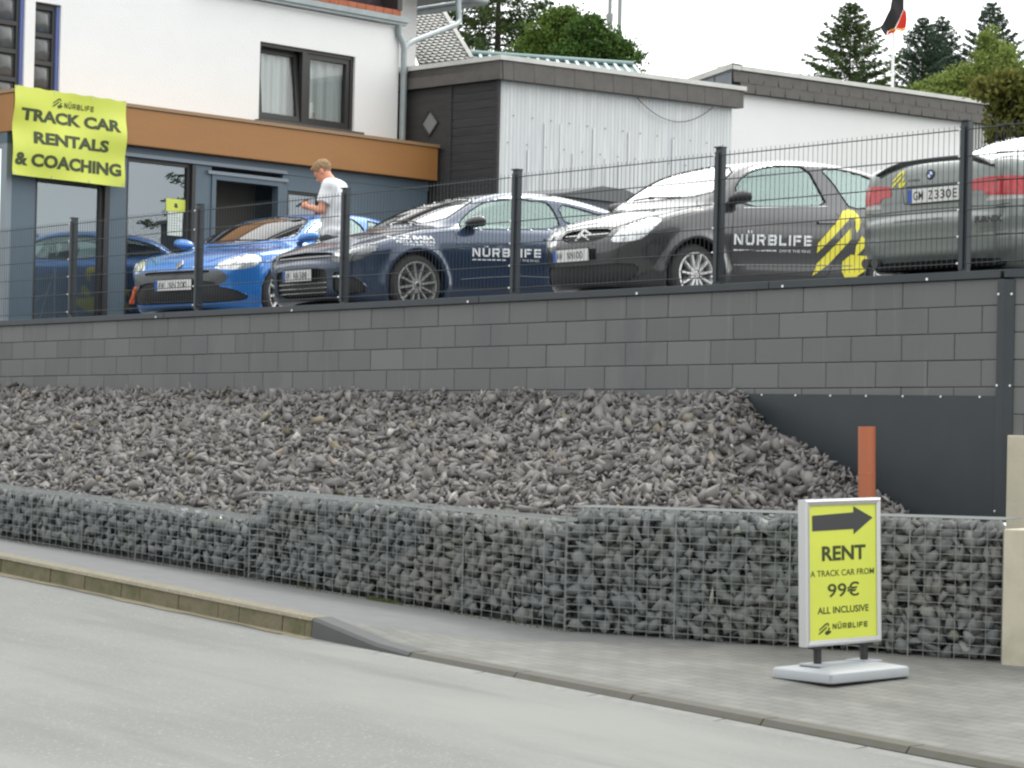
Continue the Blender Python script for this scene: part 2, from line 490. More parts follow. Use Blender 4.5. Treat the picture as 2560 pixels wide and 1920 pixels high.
# ================================================================== RETAINING WALL
BLK = mat('concrete_block', srgb(110, 111, 110), .88, tint=[(0, srgb(101, 103, 103)), (.5, srgb(107, 109, 109)), (1, srgb(114, 116, 115))],
          noise=[(1.6, srgb(100, 102, 104), .5, .72, (1, 1, .45)), (3.5, srgb(130, 129, 126), .58, .82, (2.5, 1, .12)), (25, srgb(96, 96, 95), .6, .8)], bump=(140, .25, .003))
JOINT = mat('dark_joint', (.07, .07, .069), .95)
def block_wall(name, fr, x0, x1, zc, rows, rh, bl, parent=None, face=0., seed=1, off=0):
    rg = random.Random(seed)
    v, f, tint = [], [], []
    j = .0026
    for r_ in range(rows):
        x = x0 - bl * ((r_ % 2) * .5 + off)
        while x < x1:
            a, b_ = max(x, x0), min(x + bl, x1)
            if b_ - a > .03:
                y = face + rg.uniform(-.0015, .0015); t = min(1, max(0, rg.gauss(.5, .2)))
                n = len(v); ch = .005
                za = [zc(q) - r_ * rh for q in (a, b_)]
                o = [(a + j, za[0] - j), (b_ - j, za[1] - j), (b_ - j, za[1] - rh + j), (a + j, za[0] - rh + j)]
                i_ = [(a + j + ch, za[0] - j - ch), (b_ - j - ch, za[1] - j - ch), (b_ - j - ch, za[1] - rh + j + ch), (a + j + ch, za[0] - rh + j + ch)]
                v += [(p, y + .03, q) for p, q in o] + [(p, y + .004, q) for p, q in o] + [(p, y, q) for p, q in i_]
                fs = [(n + 8, n + 11, n + 10, n + 9)]
                for k in range(4):
                    fs += [(n + 8 + k, n + 8 + (k + 1) % 4, n + 4 + (k + 1) % 4, n + 4 + k), (n + 4 + k, n + 4 + (k + 1) % 4, n + (k + 1) % 4, n + k)]
                f += fs; tint += [t] * len(fs)
            x += bl
    me = new_mesh(name, v, f)
    at = me.attributes.new('tint', 'FLOAT', 'FACE'); at.data.foreach_set('value', tint)
    o = link(name, me, BLK, parent, fr)
    bm = bmesh.new(); bm.from_mesh(me); bmesh.ops.recalc_face_normals(bm, faces=bm.faces); bm.to_mesh(me); bm.free()
    return o
CAPT = 1
wall = thing('retaining_wall', 'long dark grey concrete block wall holding up the car park behind the gravel slope', 'wall', WF)
XE = .38
block_wall('block_face', None, -16, XE, lambda x: capz(x) - .063, 7, .2, .5, wall, off=.1)
bk = MB(); bk.box(-16, XE, .012, .24, -.9, -.075, capz); bk.build('core', JOINT, wall)
cp = MB()
for a, b_ in ((-16, -10.6), (-10.597, -5.45), (-5.447, -1.9), (-1.897, XE)):
    cp.box(a, b_ - .004, -.022, .26, -.062, 0, capz)
cp.build('coping_flashing', DARKTRIM, wall, bevel=.004)
bo = MB()
for q in (-10.75, -8.3, -5.6, -3.4, -1.75, -.3):
    bo.box(q - .010, q + .010, -.027, -.02, -.055, -.037, capz)
bo.build('flashing_screw', BOLT, wall)

# corner post cladding, the wall's return with the pale concrete footing
tr = thing('corner_cladding', 'tall anthracite folded metal corner strip fixed with screws at the end of the block wall', 'cladding', WF)
c1 = MB(); c1.box(XE - .02, XE + .045, -.035, .02, .98, capz(0) - .07); c1.build('strip', DARKTRIM, tr, bevel=.003)
KINK = R(22)
X2 = XE + .045
c2 = MB(); ux, uy = math.cos(KINK), math.sin(KINK)
pts = [(X2, -.035), (X2 + .075 * ux, -.035 + .075 * uy), (X2 + .075 * ux - .03 * uy, -.035 + .075 * uy + .03 * ux), (X2 - .0, .0)]
zz0, zz1 = .98, capz(0) - .07
c2.add([(a, b_, zz0) for a, b_ in pts] + [(a, b_, zz1) for a, b_ in pts], [(0, 1, 2, 3), (7, 6, 5, 4), (0, 4, 5, 1), (1, 5, 6, 2), (2, 6, 7, 3), (3, 7, 4, 0)])
c2.build('flange', DARKTRIM, tr)
for z in (1.06, 1.98, 2.65):
    for q in (0.373, 0.475):
        s_ = MB(); yy = -.037 if q < .4 else -.035 + (q - X2) * math.tan(KINK) - .002
        s_.lathe([(0, -.005), (.009, -.004), (.010, 0), (.010, .004)], (q, yy, z), 'y', 10); s_.build('screw', BOLT, tr)
W2 = frame(WF @ Vector((X2 + .075 * ux, -.02 + .075 * uy, 0)), WF.to_3x3() @ Vector((ux, uy, 0)))
wr = thing('return_wall', 'short block wall running on round the corner above the cream concrete footing', 'wall', W2)
block_wall('block_face', None, -.02, 4, lambda x: capz(.45) - .063, 6, .2, .5, wr, seed=5, off=.3)
q = MB(); q.box(0, 4, .012, .24, -.5, capz(0) - .08); q.build('core', JOINT, wr)
q = MB(); q.box(-.085, 4, -.0225, .26, capz(.45) - .062, capz(.45) - .0005); q.build('coping_flashing', DARKTRIM, wr, bevel=.004)
q = MB(); q.box(-.03, 4, -.06, .2, -.3, 1.62)
FOOT = mat('cream_concrete', srgb(190, 184, 166), .9, noise=[(4, srgb(174, 168, 150), .4, .7), (1.2, srgb(156, 151, 134), .58, .8), (14, srgb(140, 136, 122), .66, .8)], bump=(40, .3, .004))
q.build('footing', FOOT, wr, bevel=.01)
q = MB(); q.prism([(1.89, -1.97), (4.9, -.75), (4.9, -.2), (1.5, -.25)], .0, 1.0)
q.v = [(x, z, 1.03 if y > .5 else -.3) for x, y, z in q.v]
k_ = q.build('plinth', FOOT, None, WF, bevel=.008); tag(k_, 'low cream concrete plinth closing off the right end of the tallest gabion', 'plinth')

# dark sheet below the wall where the gravel stops
pl = thing('cladding_sheet', 'flat anthracite metal sheet below the block wall where the gravel falls away', 'cladding', WF)
q = MB(); q.box(-2.6, XE - .022, -.02, .004, .95, 1.905); q.build('sheet', DARKTRIM, pl)
for i in range(7):
    s_ = MB(); s_.lathe([(0, -.006), (.0085, -.005), (.0095, 0), (.0095, .004)], (-1.95 + i * .36, -.021, 1.895), 'y', 10); s_.build('screw', BOLT, pl)

# ================================================================== FENCE ON THE WALL
fence = thing('mesh_fence', 'anthracite double-rod wire mesh fence standing on top of the block wall', 'fence', WF)
FW = mat('anthracite_wire', (.035, .042, .048), .4, .3)
def panel(x0, x1, name='mesh_panel', parent=fence, zc=capz, fy=lambda x: -.0):
    m = MB()
    hs = [.055] + [.075 + .2 * i + .03 for i in range(0, 6)]
    hs = [.06, .26, .46, .66, .86, 1.06]
    k = int(round((x1 - x0) / .05))
    for i in range(k + 1):
        x = x0 + (x1 - x0) * i / k; z = zc(x); y = fy(x)
        m.tube([(x, y, z + .035), (x, y, z + 1.092)], .0027, 4, False)
    for h in hs:
        for o_ in (-.0058, .0058):
            m.tube([(x0, fy(x0) + o_, zc(x0) + h), (x1, fy(x1) + o_, zc(x1) + h)], .0038, 5, False)
    return m.build(name, FW, parent, fix=False, smooth=True)
posts = [-12.55 - 2.51, -12.55, -10.04, -7.53, -5.02, -2.51, 0.]
for i, x in enumerate(posts):
    if i + 1 < len(posts): panel(x + .035, posts[i + 1] - .035)
panel(.035, .60)
post0 = None
for x in posts:
    z = capz(x)
    if post0 is None:
        p = MB(); p.box(-.036, .036, .010, .062, -.01, 1.125); p.box(-.040, .040, -.010, .066, 1.125, 1.137)
        po = p.build('post', DARKTRIM, fence, Matrix.Translation((x, 0, z)), bevel=.002)
        q = MB(); q.box(-.02, .016, -.014, -.008, .02, 1.09); cl = q.build('clamp_strip', DARKTRIM, po)
        for k, h in enumerate((.06, .26, .46, .66, .86, 1.06)):
            s_ = MB(); s_.lathe([(0, -.006), (.008, -.005), (.010, 0), (.010, .004)], (-.026, -.016, h), 'y', 8); s_.build('bolt', BOLT, po)
        post0 = po
    else:
        c = post0.copy(); COL.objects.link(c); c.parent = fence; c.matrix_local = Matrix.Translation((x, 0, z))
        for ch in list(post0.children):
            d = ch.copy(); COL.objects.link(d); d.parent = c
f2 = thing('corner_fence', 'wire mesh fence panel turning away past the corner of the wall at the photo edge', 'fence', W2)
panel(-.16, 2.4, 'mesh_panel', f2, lambda x: capz(.5))

# ================================================================== GRAVEL, GABIONS
def hull_rocks(n, seed, flat=(1, .8, .6), pts=13):
    out = []; rg = np.random.RandomState(seed)
    for i in range(n):
        p = rg.normal(size=(pts, 3)); p /= np.linalg.norm(p, axis=1)[:, None]; p *= rg.uniform(.78, 1.08, (pts, 1)); p *= np.array(flat)
        bm = bmesh.new()
        for q in p: bm.verts.new(q)
        r_ = bmesh.ops.convex_hull(bm, input=bm.verts)
        bmesh.ops.delete(bm, geom=[g for g in r_['geom_interior'] if isinstance(g, bmesh.types.BMVert)], context='VERTS')
        bmesh.ops.triangulate(bm, faces=bm.faces); bm.verts.index_update()
        out.append((np.array([q.co for q in bm.verts]), np.array([[q.index for q in f_.verts] for f_ in bm.faces])))
        bm.free()
    return out
ROCKS = hull_rocks(40, 11, (1.3, .78, .34), 8)
CHUNKS = hull_rocks(40, 17, (1.12, .95, .85), 8)
def rand_rot(rg, n):
    q = rg.normal(size=(n, 4)); q /= np.linalg.norm(q, axis=1)[:, None]
    w_, x_, y_, z_ = q.T
    return np.stack([np.stack([1 - 2 * (y_ * y_ + z_ * z_), 2 * (x_ * y_ - z_ * w_), 2 * (x_ * z_ + y_ * w_)], -1),
                     np.stack([2 * (x_ * y_ + z_ * w_), 1 - 2 * (x_ * x_ + z_ * z_), 2 * (y_ * z_ - x_ * w_)], -1),
                     np.stack([2 * (x_ * z_ - y_ * w_), 2 * (y_ * z_ + x_ * w_), 1 - 2 * (x_ * x_ + y_ * y_)], -1)], 1)
def rock_mesh(name, P, S, m, seed, parent=None, fr=None, tints=None, ROCKS=ROCKS, squash=1.):
    rg = np.random.RandomState(seed); n = len(P); RR = rand_rot(rg, n)
    vs, fs, ti, base = [], [], [], 0
    kind = rg.randint(0, len(ROCKS), n); tn = tints if tints is not None else rg.uniform(0, 1, n)
    for k, (rv, rf) in enumerate(ROCKS):
        idx = np.where(kind == k)[0]
        if not len(idx): continue
        a = np.einsum('nij,vj->nvi', RR[idx], rv) * S[idx][:, None, None] * np.array([1, squash, 1]) + P[idx][:, None, :]
        vs.append(a.reshape(-1, 3)); off = base + np.arange(len(idx)) * len(rv)
        fs.append((rf[None] + off[:, None, None]).reshape(-1, 3)); ti.append(np.repeat(tn[idx], len(rf))); base += len(idx) * len(rv)
    me = new_mesh(name, np.concatenate(vs), np.concatenate(fs))
    at = me.attributes.new('tint', 'FLOAT', 'FACE'); at.data.foreach_set('value', np.concatenate(ti).astype(np.float32))
    return link(name, me, m, parent, fr)
STONE = mat('crushed_stone', (.2, .19, .18), .9, tint=[(0, srgb(108, 105, 104)), (.3, srgb(116, 113, 112)), (.65, srgb(124, 121, 119)), (.86, srgb(135, 132, 129)), (.895, srgb(120, 112, 92)), (.93, srgb(130, 121, 113)), (1, srgb(162, 159, 155))],
            noise=[(12, srgb(115, 112, 111), .5, .75)], bump=(50, .25, .003))
def gravel_z(x, d):
    g = itp(x, GD) + .42                              # back of the gabions
    zt = 1.90 + .012 * math.sin(x * 2.3) + .010 * math.sin(x * 5.1 + 1)
    zb = itp(x, [(-16, 1.10), (-7.97, .93), (-4.46, .84), (-4.44, .92), (-1, .90), (-.9, .98), (3, 1.02)])
    t = max(0, min(1.2, (d - g) / (0 - g)))
    z = zb + (zt - zb) * t ** .92
    # falls away towards the right-hand end
    lim = 1.93 - max(0, (x + 2.15 + .10 * math.sin(d * 4))) * .44 - .16 * max(0, min(1, (x + 2.2) * 3))
    return min(z, lim) + .018 * math.sin(x * 3.7 + d * 5) * math.sin(d * 4.1 - x * 1.3)
gs = []
rg = np.random.RandomState(5)
gx = np.arange(-16, 2.0, .12)
sv, sf = [], []
ND = 20
for x in gx:
    g = itp(x, GD) + .40
    for j in range(ND + 1):
        d = g + (0 - g) * j / ND
        sv.append((x, d, gravel_z(x, d) - .045))
for i in range(len(gx) - 1):
    for j in range(ND):
        k = i * (ND + 1) + j; sf.append((k, k + ND + 1, k + ND + 2, k + 1))
P, Sz = [], []
for i in range(18500):
    x = rg.uniform(-14.2, 1.9); g = itp(x, GD) + .38
    d = rg.uniform(g, -.02); s_ = min(.105, .039 * math.exp(rg.normal(0, .38)))
    if d > -.12 and s_ > .055: s_ = .045
    P.append((x, d - .0, gravel_z(x, d) + rg.uniform(-.03, .02) * 1.0)); Sz.append(s_)
for i in range(330):                                    # loose bigger stones on top
    x = rg.uniform(-14.2, 1.3); g = itp(x, GD) + .4; d = rg.uniform(g, -.1)
    P.append((x, d, gravel_z(x, d) + .035)); Sz.append(rg.uniform(.06, .095))
P, Sz = np.array(P), np.array(Sz)
gravel = rock_mesh('gravel_slope', P, Sz, STONE, 9, None, WF, np.clip(rg.beta(2.2, 2.6, len(P)) * 1.02 + (rg.uniform(size=len(P)) < .06) * .35, 0, 1))
gb = link('gravel_bed', new_mesh('gravel_bed', sv, sf), mat('gravel_bed', srgb(104, 101, 96), .95, bump=(40, .6, .02)), gravel)
gravel['kind'] = 'stuff'; gravel['label'] = 'grey brown crushed stone sloping down from the block wall to the gabions'; gravel['category'] = 'gravel'

GST = mat('gabion_stone', (.12, .13, .14), .85, tint=[(0, srgb(104, 108, 110)), (.5, srgb(116, 120, 121)), (.85, srgb(128, 130, 129)), (.93, srgb(128, 128, 114)), (1, srgb(160, 161, 155))],
          noise=[(9, srgb(108, 112, 111), .45, .7), (3, srgb(104, 112, 98), .58, .75), (.8, srgb(126, 122, 116), .5, .7)], bump=(40, .3, .004))
GCORE = mat('gabion_dark_core', (.11, .113, .112), .95)
def gabion(label, A, B, zb, zt, seed, depth=.46, dull=0):
    ax, ay = A; bx, by = B
    L = math.hypot(bx - ax, by - ay); dx, dy = (bx - ax) / L, (by - ay) / L
    fr = WF @ frame((ax, ay, 0), (dx, dy, 0))
    t = thing('gabion_basket', label, 'gabion', fr, 'stone filled gabion baskets along the pavement')
    lb = lambda x: zb[0] + (zb[1] - zb[0]) * x / L
    lt = lambda x: zt[0] + (zt[1] - zt[0]) * x / L
    q = MB()
    q.add([(x, y, z) for x in (.02, L - .02) for y in (.20, depth) for z in (lb(x) - .1, lt(x) - .09)],
          [(0, 1, 3, 2), (4, 6, 7, 5), (0, 4, 5, 1), (2, 3, 7, 6), (1, 5, 7, 3), (0, 2, 6, 4)])
    q.build('core', GCORE, t)
    rg = np.random.RandomState(seed); P, S_ = [], []
    h = lt(0) - lb(0)
    step = .092
    for layer, (y0, jit) in enumerate(((.070, .014), (.115, .02), (.165, .02))):
        nz_ = max(3, int(h / (step * .86)))
        for r_ in range(nz_):
            for c in range(int(L / step) + 1):
                x = (c + .5 * (r_ % 2) + rg.uniform(-.3, .3)) * step
                if x < .05 or x > L - .05: continue
                hh = lt(x) - lb(x); s_ = rg.uniform(.056, .092)
                z = lb(x) + .045 + (hh - .09) * (r_ + .5 + rg.uniform(-.28, .28)) / nz_
                P.append((x, y0 + rg.uniform(-jit, jit), min(z, lt(x) - .055))); S_.append(s_)
    for c in range(int(L / .085)):
        for y in (.10, .19, .28, .37):
            x = (c + rg.uniform(.1, .9)) * .085
            if .05 < x < L - .05: P.append((x, y + rg.uniform(-.03, .03), lt(x) - .05)); S_.append(rg.uniform(.05, .065))
    P, S_ = np.array(P), np.array(S_)
    tn = np.clip(rg.beta(2, 3, len(P)) + (rg.uniform(size=len(P)) < .03) * .5 - dull, 0, 1)
    st = rock_mesh('stone_fill', P, S_, GST, seed + 1, t, None, tn, CHUNKS, .62); st['kind'] = 'stuff'
    wv = MB(); rr = .0023
    k = int(round(L / .1))
    for i in range(k + 1):
        x = L * i / k
        big = (i % 8 == 0)
        wv.tube([(x, -.006, lb(x) - .02), (x, -.006, lt(x)), (x, depth, lt(x))], rr * (1.9 if big else 1), 5, False)
    for i in range(max(1, int(h / .05)) + 1):
        z = i * .05
        if z > h: break
        n_ = 8
        wv.tube([(L * j / n_, .0, lb(L * j / n_) + .01 + z * (lt(L * j / n_) - lb(L * j / n_)) / h) for j in range(n_ + 1)], rr, 5, False)
    for y in np.arange(0, depth + .01, .05):
        wv.tube([(0, y, lt(0) + .002), (L, y, lt(L) + .002)], rr * (1.6 if y == 0 else 1), 5, False)
    for x in (0, L):
        for z in np.arange(0, h, .05): wv.tube([(x, 0, lb(x) + z), (x, depth, lb(x) + z)], rr, 4, False)
    for i in range(int(L / .8)):                      # spiral binders at the joints
        x = .8 * i
        wv.tube([(x + .011 * math.cos(a * 1.2), -.006 + .011 * math.sin(a * 1.2), lb(x) + h * a / 90) for a in range(90)], .0016, 4, False)
    wv.build('wire_mesh', GALV, t, fix=False, smooth=True)
    return t
gabion('lowest gabion basket at the left end with greenish grey stones behind fine wire', (-14.0, -3.55), (-4.46, -3.27), (.735, .345), (1.13, .815), 21, dull=.04)
gabion('middle gabion basket stepped up half a stone course above the left one', (-4.43, -3.25), (-1.0, -3.04), (.34, .19), (1.035, .955), 31)
gabion('tallest gabion basket at the right end behind the lime pavement sign', (-.97, -3.06), (1.86, -1.93), (.18, .165), (1.06, 1.085), 41)
# a strip of black membrane showing behind the middle gabion
q = MB()
pr = [(-3.4 + .1 * i, -2.78 + .02 * math.sin(i)) for i in range(24)]
for (a, b_), (a2, b2) in zip(pr, pr[1:]):
    q.quad((a, b_, .93), (a2, b2, .93), (a2, b2 - .01, 1.015 - .004 * (a2 + 3.4) * 6), (a, b_ - .01, 1.015 - .004 * (a + 3.4) * 6))
tag(q.build('weed_membrane', BLACK, None, WF), 'black weed membrane edge sticking up behind the middle gabion', 'membrane')
# thin weeds and sand at the gabion foot
q = MB(); rg = np.random.RandomState(8)
for i in range(500):
    x = rg.choice([rg.uniform(-12, -4), rg.uniform(-4, -.9), rg.uniform(-3, -2.6)]); d = itp(x, GD) - rg.uniform(0, .05); z = itp(x, ZG)
    h = rg.uniform(.01, .045); a = rg.uniform(-.02, .02)
    q.add([(x - .006, d, z - .005), (x + .006, d, z - .005), (x + a, d - .01, z + h)], [(0, 1, 2)])
tag(q.build('moss_and_weeds', mat('moss', (.10, .11, .03), .9), None, WF, fix=False), 'thin moss and weeds along the foot of the gabions', 'weeds', kind='stuff')

# ================================================================== PIPE
TERRA = mat('orange_pvc', srgb(176, 100, 68), .4, noise=[(3, srgb(168, 104, 76), .4, .7)])
q = MB(); q.lathe([(.062, -.3), (.062, .54), (.055, .54), (.055, -.3)], (0, 0, 0), 'z', 24)
q.lathe([(.0622, .2), (.0632, .203), (.0632, .209), (.0622, .212)], (0, 0, 0), 'z', 24)
pf = Matrix.Translation((2.53, 17.0, 1.12)) @ Matrix.Rotation(R(-1.2), 4, 'Y')
tag(q.build('drain_pipe', TERRA, None, pf, smooth=True), 'orange plastic drain pipe sticking up out of the gravel behind the sign', 'pipe')

# ================================================================== PAVEMENT SIGN
PH = R(38)
def pav_at(p):
    l_ = w2l(p); return pavz(l_.x, l_.y, 0)
sx, sy = 2.03, 14.55
sz = pav_at((sx, sy, 0)) + .004
SF = frame((sx, sy, sz), (math.cos(PH), math.sin(PH), 0), None, (.0, .02, 1)) @ Matrix.Rotation(R(-1.5), 4, 'Y')
sign = thing('pavement_sign', 'lime rental sign with a black arrow in a silver swing frame on the pavement', 'sign', SF)
SILV = mat('anodised_aluminium', srgb(205, 206, 208), .32, .55)
PLG = mat('grey_plastic_base', srgb(154, 158, 162), .5, noise=[(5, srgb(158, 162, 166), .4, .7)], bump=(200, .1, .002))
q = MB()
hw, z0, z1, fw, th = .325, .205, 1.085, .036, .03
for a in (q,):
    prof = [(-th, 0), (-th - .008, fw * .35), (-th, fw), (th, fw), (th + .008, fw * .35), (th, 0)]
    cor = [(-hw, z0, 1, 1), (hw, z0, -1, 1), (hw, z1, -1, -1), (-hw, z1, 1, -1)]
    n0 = len(q.v)
    for cx, cz, ix, iz in cor:
        for y, o_ in prof: q.v.append((cx + ix * o_, y, cz + iz * o_))
    for i in range(4):
        for j in range(6):
            i2 = (i + 1) % 4; q.f.append((n0 + i * 6 + j, n0 + i * 6 + (j + 1) % 6, n0 + i2 * 6 + (j + 1) % 6, n0 + i2 * 6 + j))
q.build('frame', SILV, sign)
q = MB(); q.box(-hw + .03, hw - .03, -.022, .022, z0 + .03, z1 - .03); q.build('poster', LIME, sign)
px0, px1, pz0, pz1 = -hw + fw, hw - fw, z0 + fw, z1 - fw
def pp(u, v): return px0 + u * (px1 - px0), pz1 - v * (pz1 - pz0)
ar = [(.05, .075), (.66, .06), (.66, .015), (.95, .105), (.66, .225), (.66, .185), (.05, .19)]
q = MB(); q.prism([pp(*a) for a in ar], -.0245, -.0235); q.build('arrow', mat('arrow_print', (.05, .05, .055), .5), sign)
def sline(txt, u0, u1, v0, v1, bold=.02):
    a, b_ = pp(u0, v1), pp(u1, v0)
    letter(sign, text_geo(txt, bold), OLIVE, a[0], b_[0], a[1], b_[1], -.0238)
sline('RENT', .19, .84, .305, .415, .032)
sline('A TRACK CAR FROM', .02, .965, .484, .53, .006)
sline('99€', .27, .74, .58, .688, .012)
sline('ALL INCLUSIVE', .12, .88, .757, .808, .016)
a, b_ = pp(.34, .925), pp(.86, .885); letter(sign, (NAME_V, NAME_F), OLIVE, a[0], b_[0], a[1], b_[1], -.0238)
a, b_ = pp(.13, .965), pp(.32, .875); letter(sign, MARK_GEO, OLIVE, a[0], b_[0], a[1], b_[1], -.0238, 'logo')
for sxx in (-.2, .2):
    q = MB(); q.lathe([(.024, .09), (.024, .212), (.0, .212)], (sxx, 0, 0), 'z', 16); q.box(sxx - .05, sxx + .05, -.03, .03, .188, .204); q.build('spring_post', BLACK, sign, smooth=True)
bm = bmesh.new()
def ring(hx, hy, z, r_):
    o = []
    for cx, cy, a0 in ((hx, hy, 0), (-hx, hy, 90), (-hx, -hy, 180), (hx, -hy, 270)):
        for k in range(6):
            a = R(a0 + k * 18); o.append(bm.verts.new((cx + (-r_ if cx > 0 else r_) + r_ * math.cos(a), cy + (-r_ if cy > 0 else r_) + r_ * math.sin(a), z)))
    return o
rs = [ring(.335, .245, .002, .03), ring(.345, .255, .010, .035), ring(.345, .255, .058, .035), ring(.335, .245, .068, .032), ring(.24, .12, .088, .03), ring(.22, .09, .092, .03)]
for a, b_ in zip(rs, rs[1:]):
    for i in range(len(a)): bm.faces.new((a[i], a[(i + 1) % len(a)], b_[(i + 1) % len(a)], b_[i]))
bm.faces.new(rs[-1]); bm.faces.new(rs[0][::-1])
bmesh.ops.recalc_face_normals(bm, faces=bm.faces)
me = D.meshes.new('base'); bm.to_mesh(me); bm.free(); me.polygons.foreach_set('use_smooth', np.ones(len(me.polygons), dtype=bool)); me.set_sharp_from_angle(angle=R(50))
link('base', me, PLG, sign)
q = MB(); q.box(-.27, -.13, -.09, .09, .086, .10); q.box(.13, .27, -.09, .09, .086, .10); q.build('socket', PLG, sign, bevel=.006)

# ================================================================== HOUSE WITH SHOP FRONT
HA = .79
HO = Vector((-6.2444, 29.4784, 2.5867))
HF = frame(HO, (math.cos(HA), math.sin(HA), 0))
house = thing('house', 'white rendered house with a brown fascia over its grey shop front', 'house', HF)
RENDER = mat('white_render', (.85, .85, .85), .9, noise=[(2, (.825, .83, .83), .4, .7), (60, (.87, .87, .87), .5, .8)], bump=(55, .6, .012))
FASC = mat('brown_fascia', srgb(160, 112, 62), .55, noise=[(.8, srgb(154, 106, 60), .4, .7, (1, 1, 3)), (25, srgb(166, 118, 68), .5, .8)], bump=(90, .08, .002))
PANEL = mat('blue_grey_panel', srgb(88, 104, 116), .45, noise=[(1.2, srgb(82, 98, 110), .4, .7)])
LPANEL = mat('light_grey_frame', srgb(128, 138, 146), .4)
WDARK = mat('dark_window_frame', (.03, .028, .028), .45)
SILL = mat('stone_sill', srgb(88, 86, 84), .8, noise=[(20, srgb(76, 74, 72), .45, .7)])
CURT = mat('white_curtain', (.80, .83, .82), .9)
BLUE = mat('blue_reveal', srgb(92, 108, 165), .6)
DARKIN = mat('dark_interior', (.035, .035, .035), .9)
INFLOOR = mat('shop_floor', (.16, .15, .14), .6)
PANE = glass('window_pane', (.93, .97, .97), base=.0)
SHOPG = glass('shop_glass', (.60, .66, .68), (.82, .92, 1.0), base=.14)
ZINC = mat('zinc', srgb(150, 158, 160), .45, .35, noise=[(4, srgb(135, 143, 146), .4, .7)])

def wall_holes(mb, x0, x1, z0, z1, holes, y, rev):
    xs_ = sorted({x0, x1, *[h[0] for h in holes], *[h[1] for h in holes]}); zs_ = sorted({z0, z1, *[h[2] for h in holes], *[h[3] for h in holes]})
    for a, b_ in zip(xs_, xs_[1:]):
        for c, d in zip(zs_, zs_[1:]):
            mx_, mz_ = (a + b_) / 2, (c + d) / 2
            if any(h[0] < mx_ < h[1] and h[2] < mz_ < h[3] for h in holes): continue
            mb.quad((a, y, c), (b_, y, c), (b_, y, d), (a, y, d))
    for a, b_, c, d in holes:
        mb.quad((a, y, c), (a, y + rev, c), (a, y + rev, d), (a, y, d)); mb.quad((b_, y, c), (b_, y, d), (b_, y + rev, d), (b_, y + rev, c))
        mb.quad((a, y, c), (b_, y, c), (b_, y + rev, c), (a, y + rev, c)); mb.quad((a, y, d), (a, y + rev, d), (b_, y + rev, d), (b_, y, d))

# bay wall of the upper floor
BX = 6.99
m = MB()
wall_holes(m, -.6, BX, 2.5, 4.74, [(.19, .58, 2.9, 4.7), (.73, 1.12, 2.9, 4.25), (4.40, 6.15, 3.13, 4.21)], .6, .16)
m.quad((BX, .6, 2.5), (BX, 2, 2.5), (BX, 2, 4.74), (BX, .6, 4.74)); m.quad((-.6, .6, 4.74), (BX, .6, 4.74), (BX, 2, 4.74), (-.6, 2, 4.74)); m.quad((-.6, .6, 2.5), (-.6, .6, 5.2), (-.6, 3, 5.2), (-.6, 3, 2.5))
m.quad((-.6, .6, 4.74), (1.6, .6, 4.74), (1.6, .6, 5.6), (-.6, .6, 5.6))
m.build('bay_wall', RENDER, house, fix=False)
# main wall set back behind the balcony, roof overhang
m = MB(); m.box(-.6, 8.62, 2.0, 8., 0, 7.2); m.build('main_wall', RENDER, house)
EAVE = mat('grey_eave_boards', srgb(128, 130, 132), .7, noise=[(10, srgb(112, 114, 116), .4, .7, (8, 1, 1))])
m = MB(); m.prism([(7.2, 5.72), (9.15, 5.55), (9.15, 5.67), (7.2, 6.6)], 1.25, 9.0); m.build('roof_overhang', EAVE, house)
m = MB(); m.tube([(8.5, 1.15, 5.52), (9.25, 1.15, 5.50), (9.25, 1.5, 5.50), (9.25, 9, 5.50)], .07, 10); m.build('gutter', ZINC, house, smooth=True)
# balcony edge: zinc gutter band, terracotta tiles, plants and railing above
m = MB(); m.box(3.2, BX + .05, .50, .66, 4.76, 4.86); m.box(3.2, BX + .08, .47, .52, 4.80, 4.88); m.build('balcony_gutter', ZINC, house)
m = MB(); TC = mat('terracotta', srgb(178, 104, 72), .8, noise=[(5, srgb(158, 90, 64), .4, .7)])
for i in range(22):
    x = 3.2 + i * .172; m.box(x, x + .166, .56, .86, 4.90 + .002 * (i % 3), 4.98)
m.build('balcony_tiles', TC, house, bevel=.006)
m = MB(); m.box(3.2, BX - .05, .9, .93, 5.0, 5.85); m.build('balcony_screen', mat('dark_planting', (.03, .028, .035), .9, noise=[(8, (.10, .05, .06), .55, .7)]), house)
m = MB()
for i in range(16): m.bar((3.4 + i * .22, .8, 4.98), (3.4 + i * .22, .8, 5.7), .025, .025)
m.bar((3.2, .8, 5.7), (BX - .05, .8, 5.7), .04, .04); m.box(BX - .09, BX + .0, .55, .9, 4.98, 5.3); m.build('railing', WDARK, house)
# downpipes
m = MB(); m.tube([(BX + .03, .52, 2.99), (BX + .03, .52, 4.42), (BX + .02, .53, 4.5), (BX - .05, .55, 4.62), (BX - .06, .55, 4.84)], .05, 12)
m.tube([(BX + .03, .52, 4.40), (BX + .10, .54, 4.50), (BX + .28, .6, 4.58), (8.50, 1.0, 5.02), (8.62, 1.05, 5.10), (8.66, 1.1, 5.2), (8.66, 1.13, 5.5)], .045, 12); m.lathe([(.056, 0), (.056, .05)], (BX + .03, .52, 4.05), 'z', 14)
m.build('downpipe', ZINC, house, smooth=True)
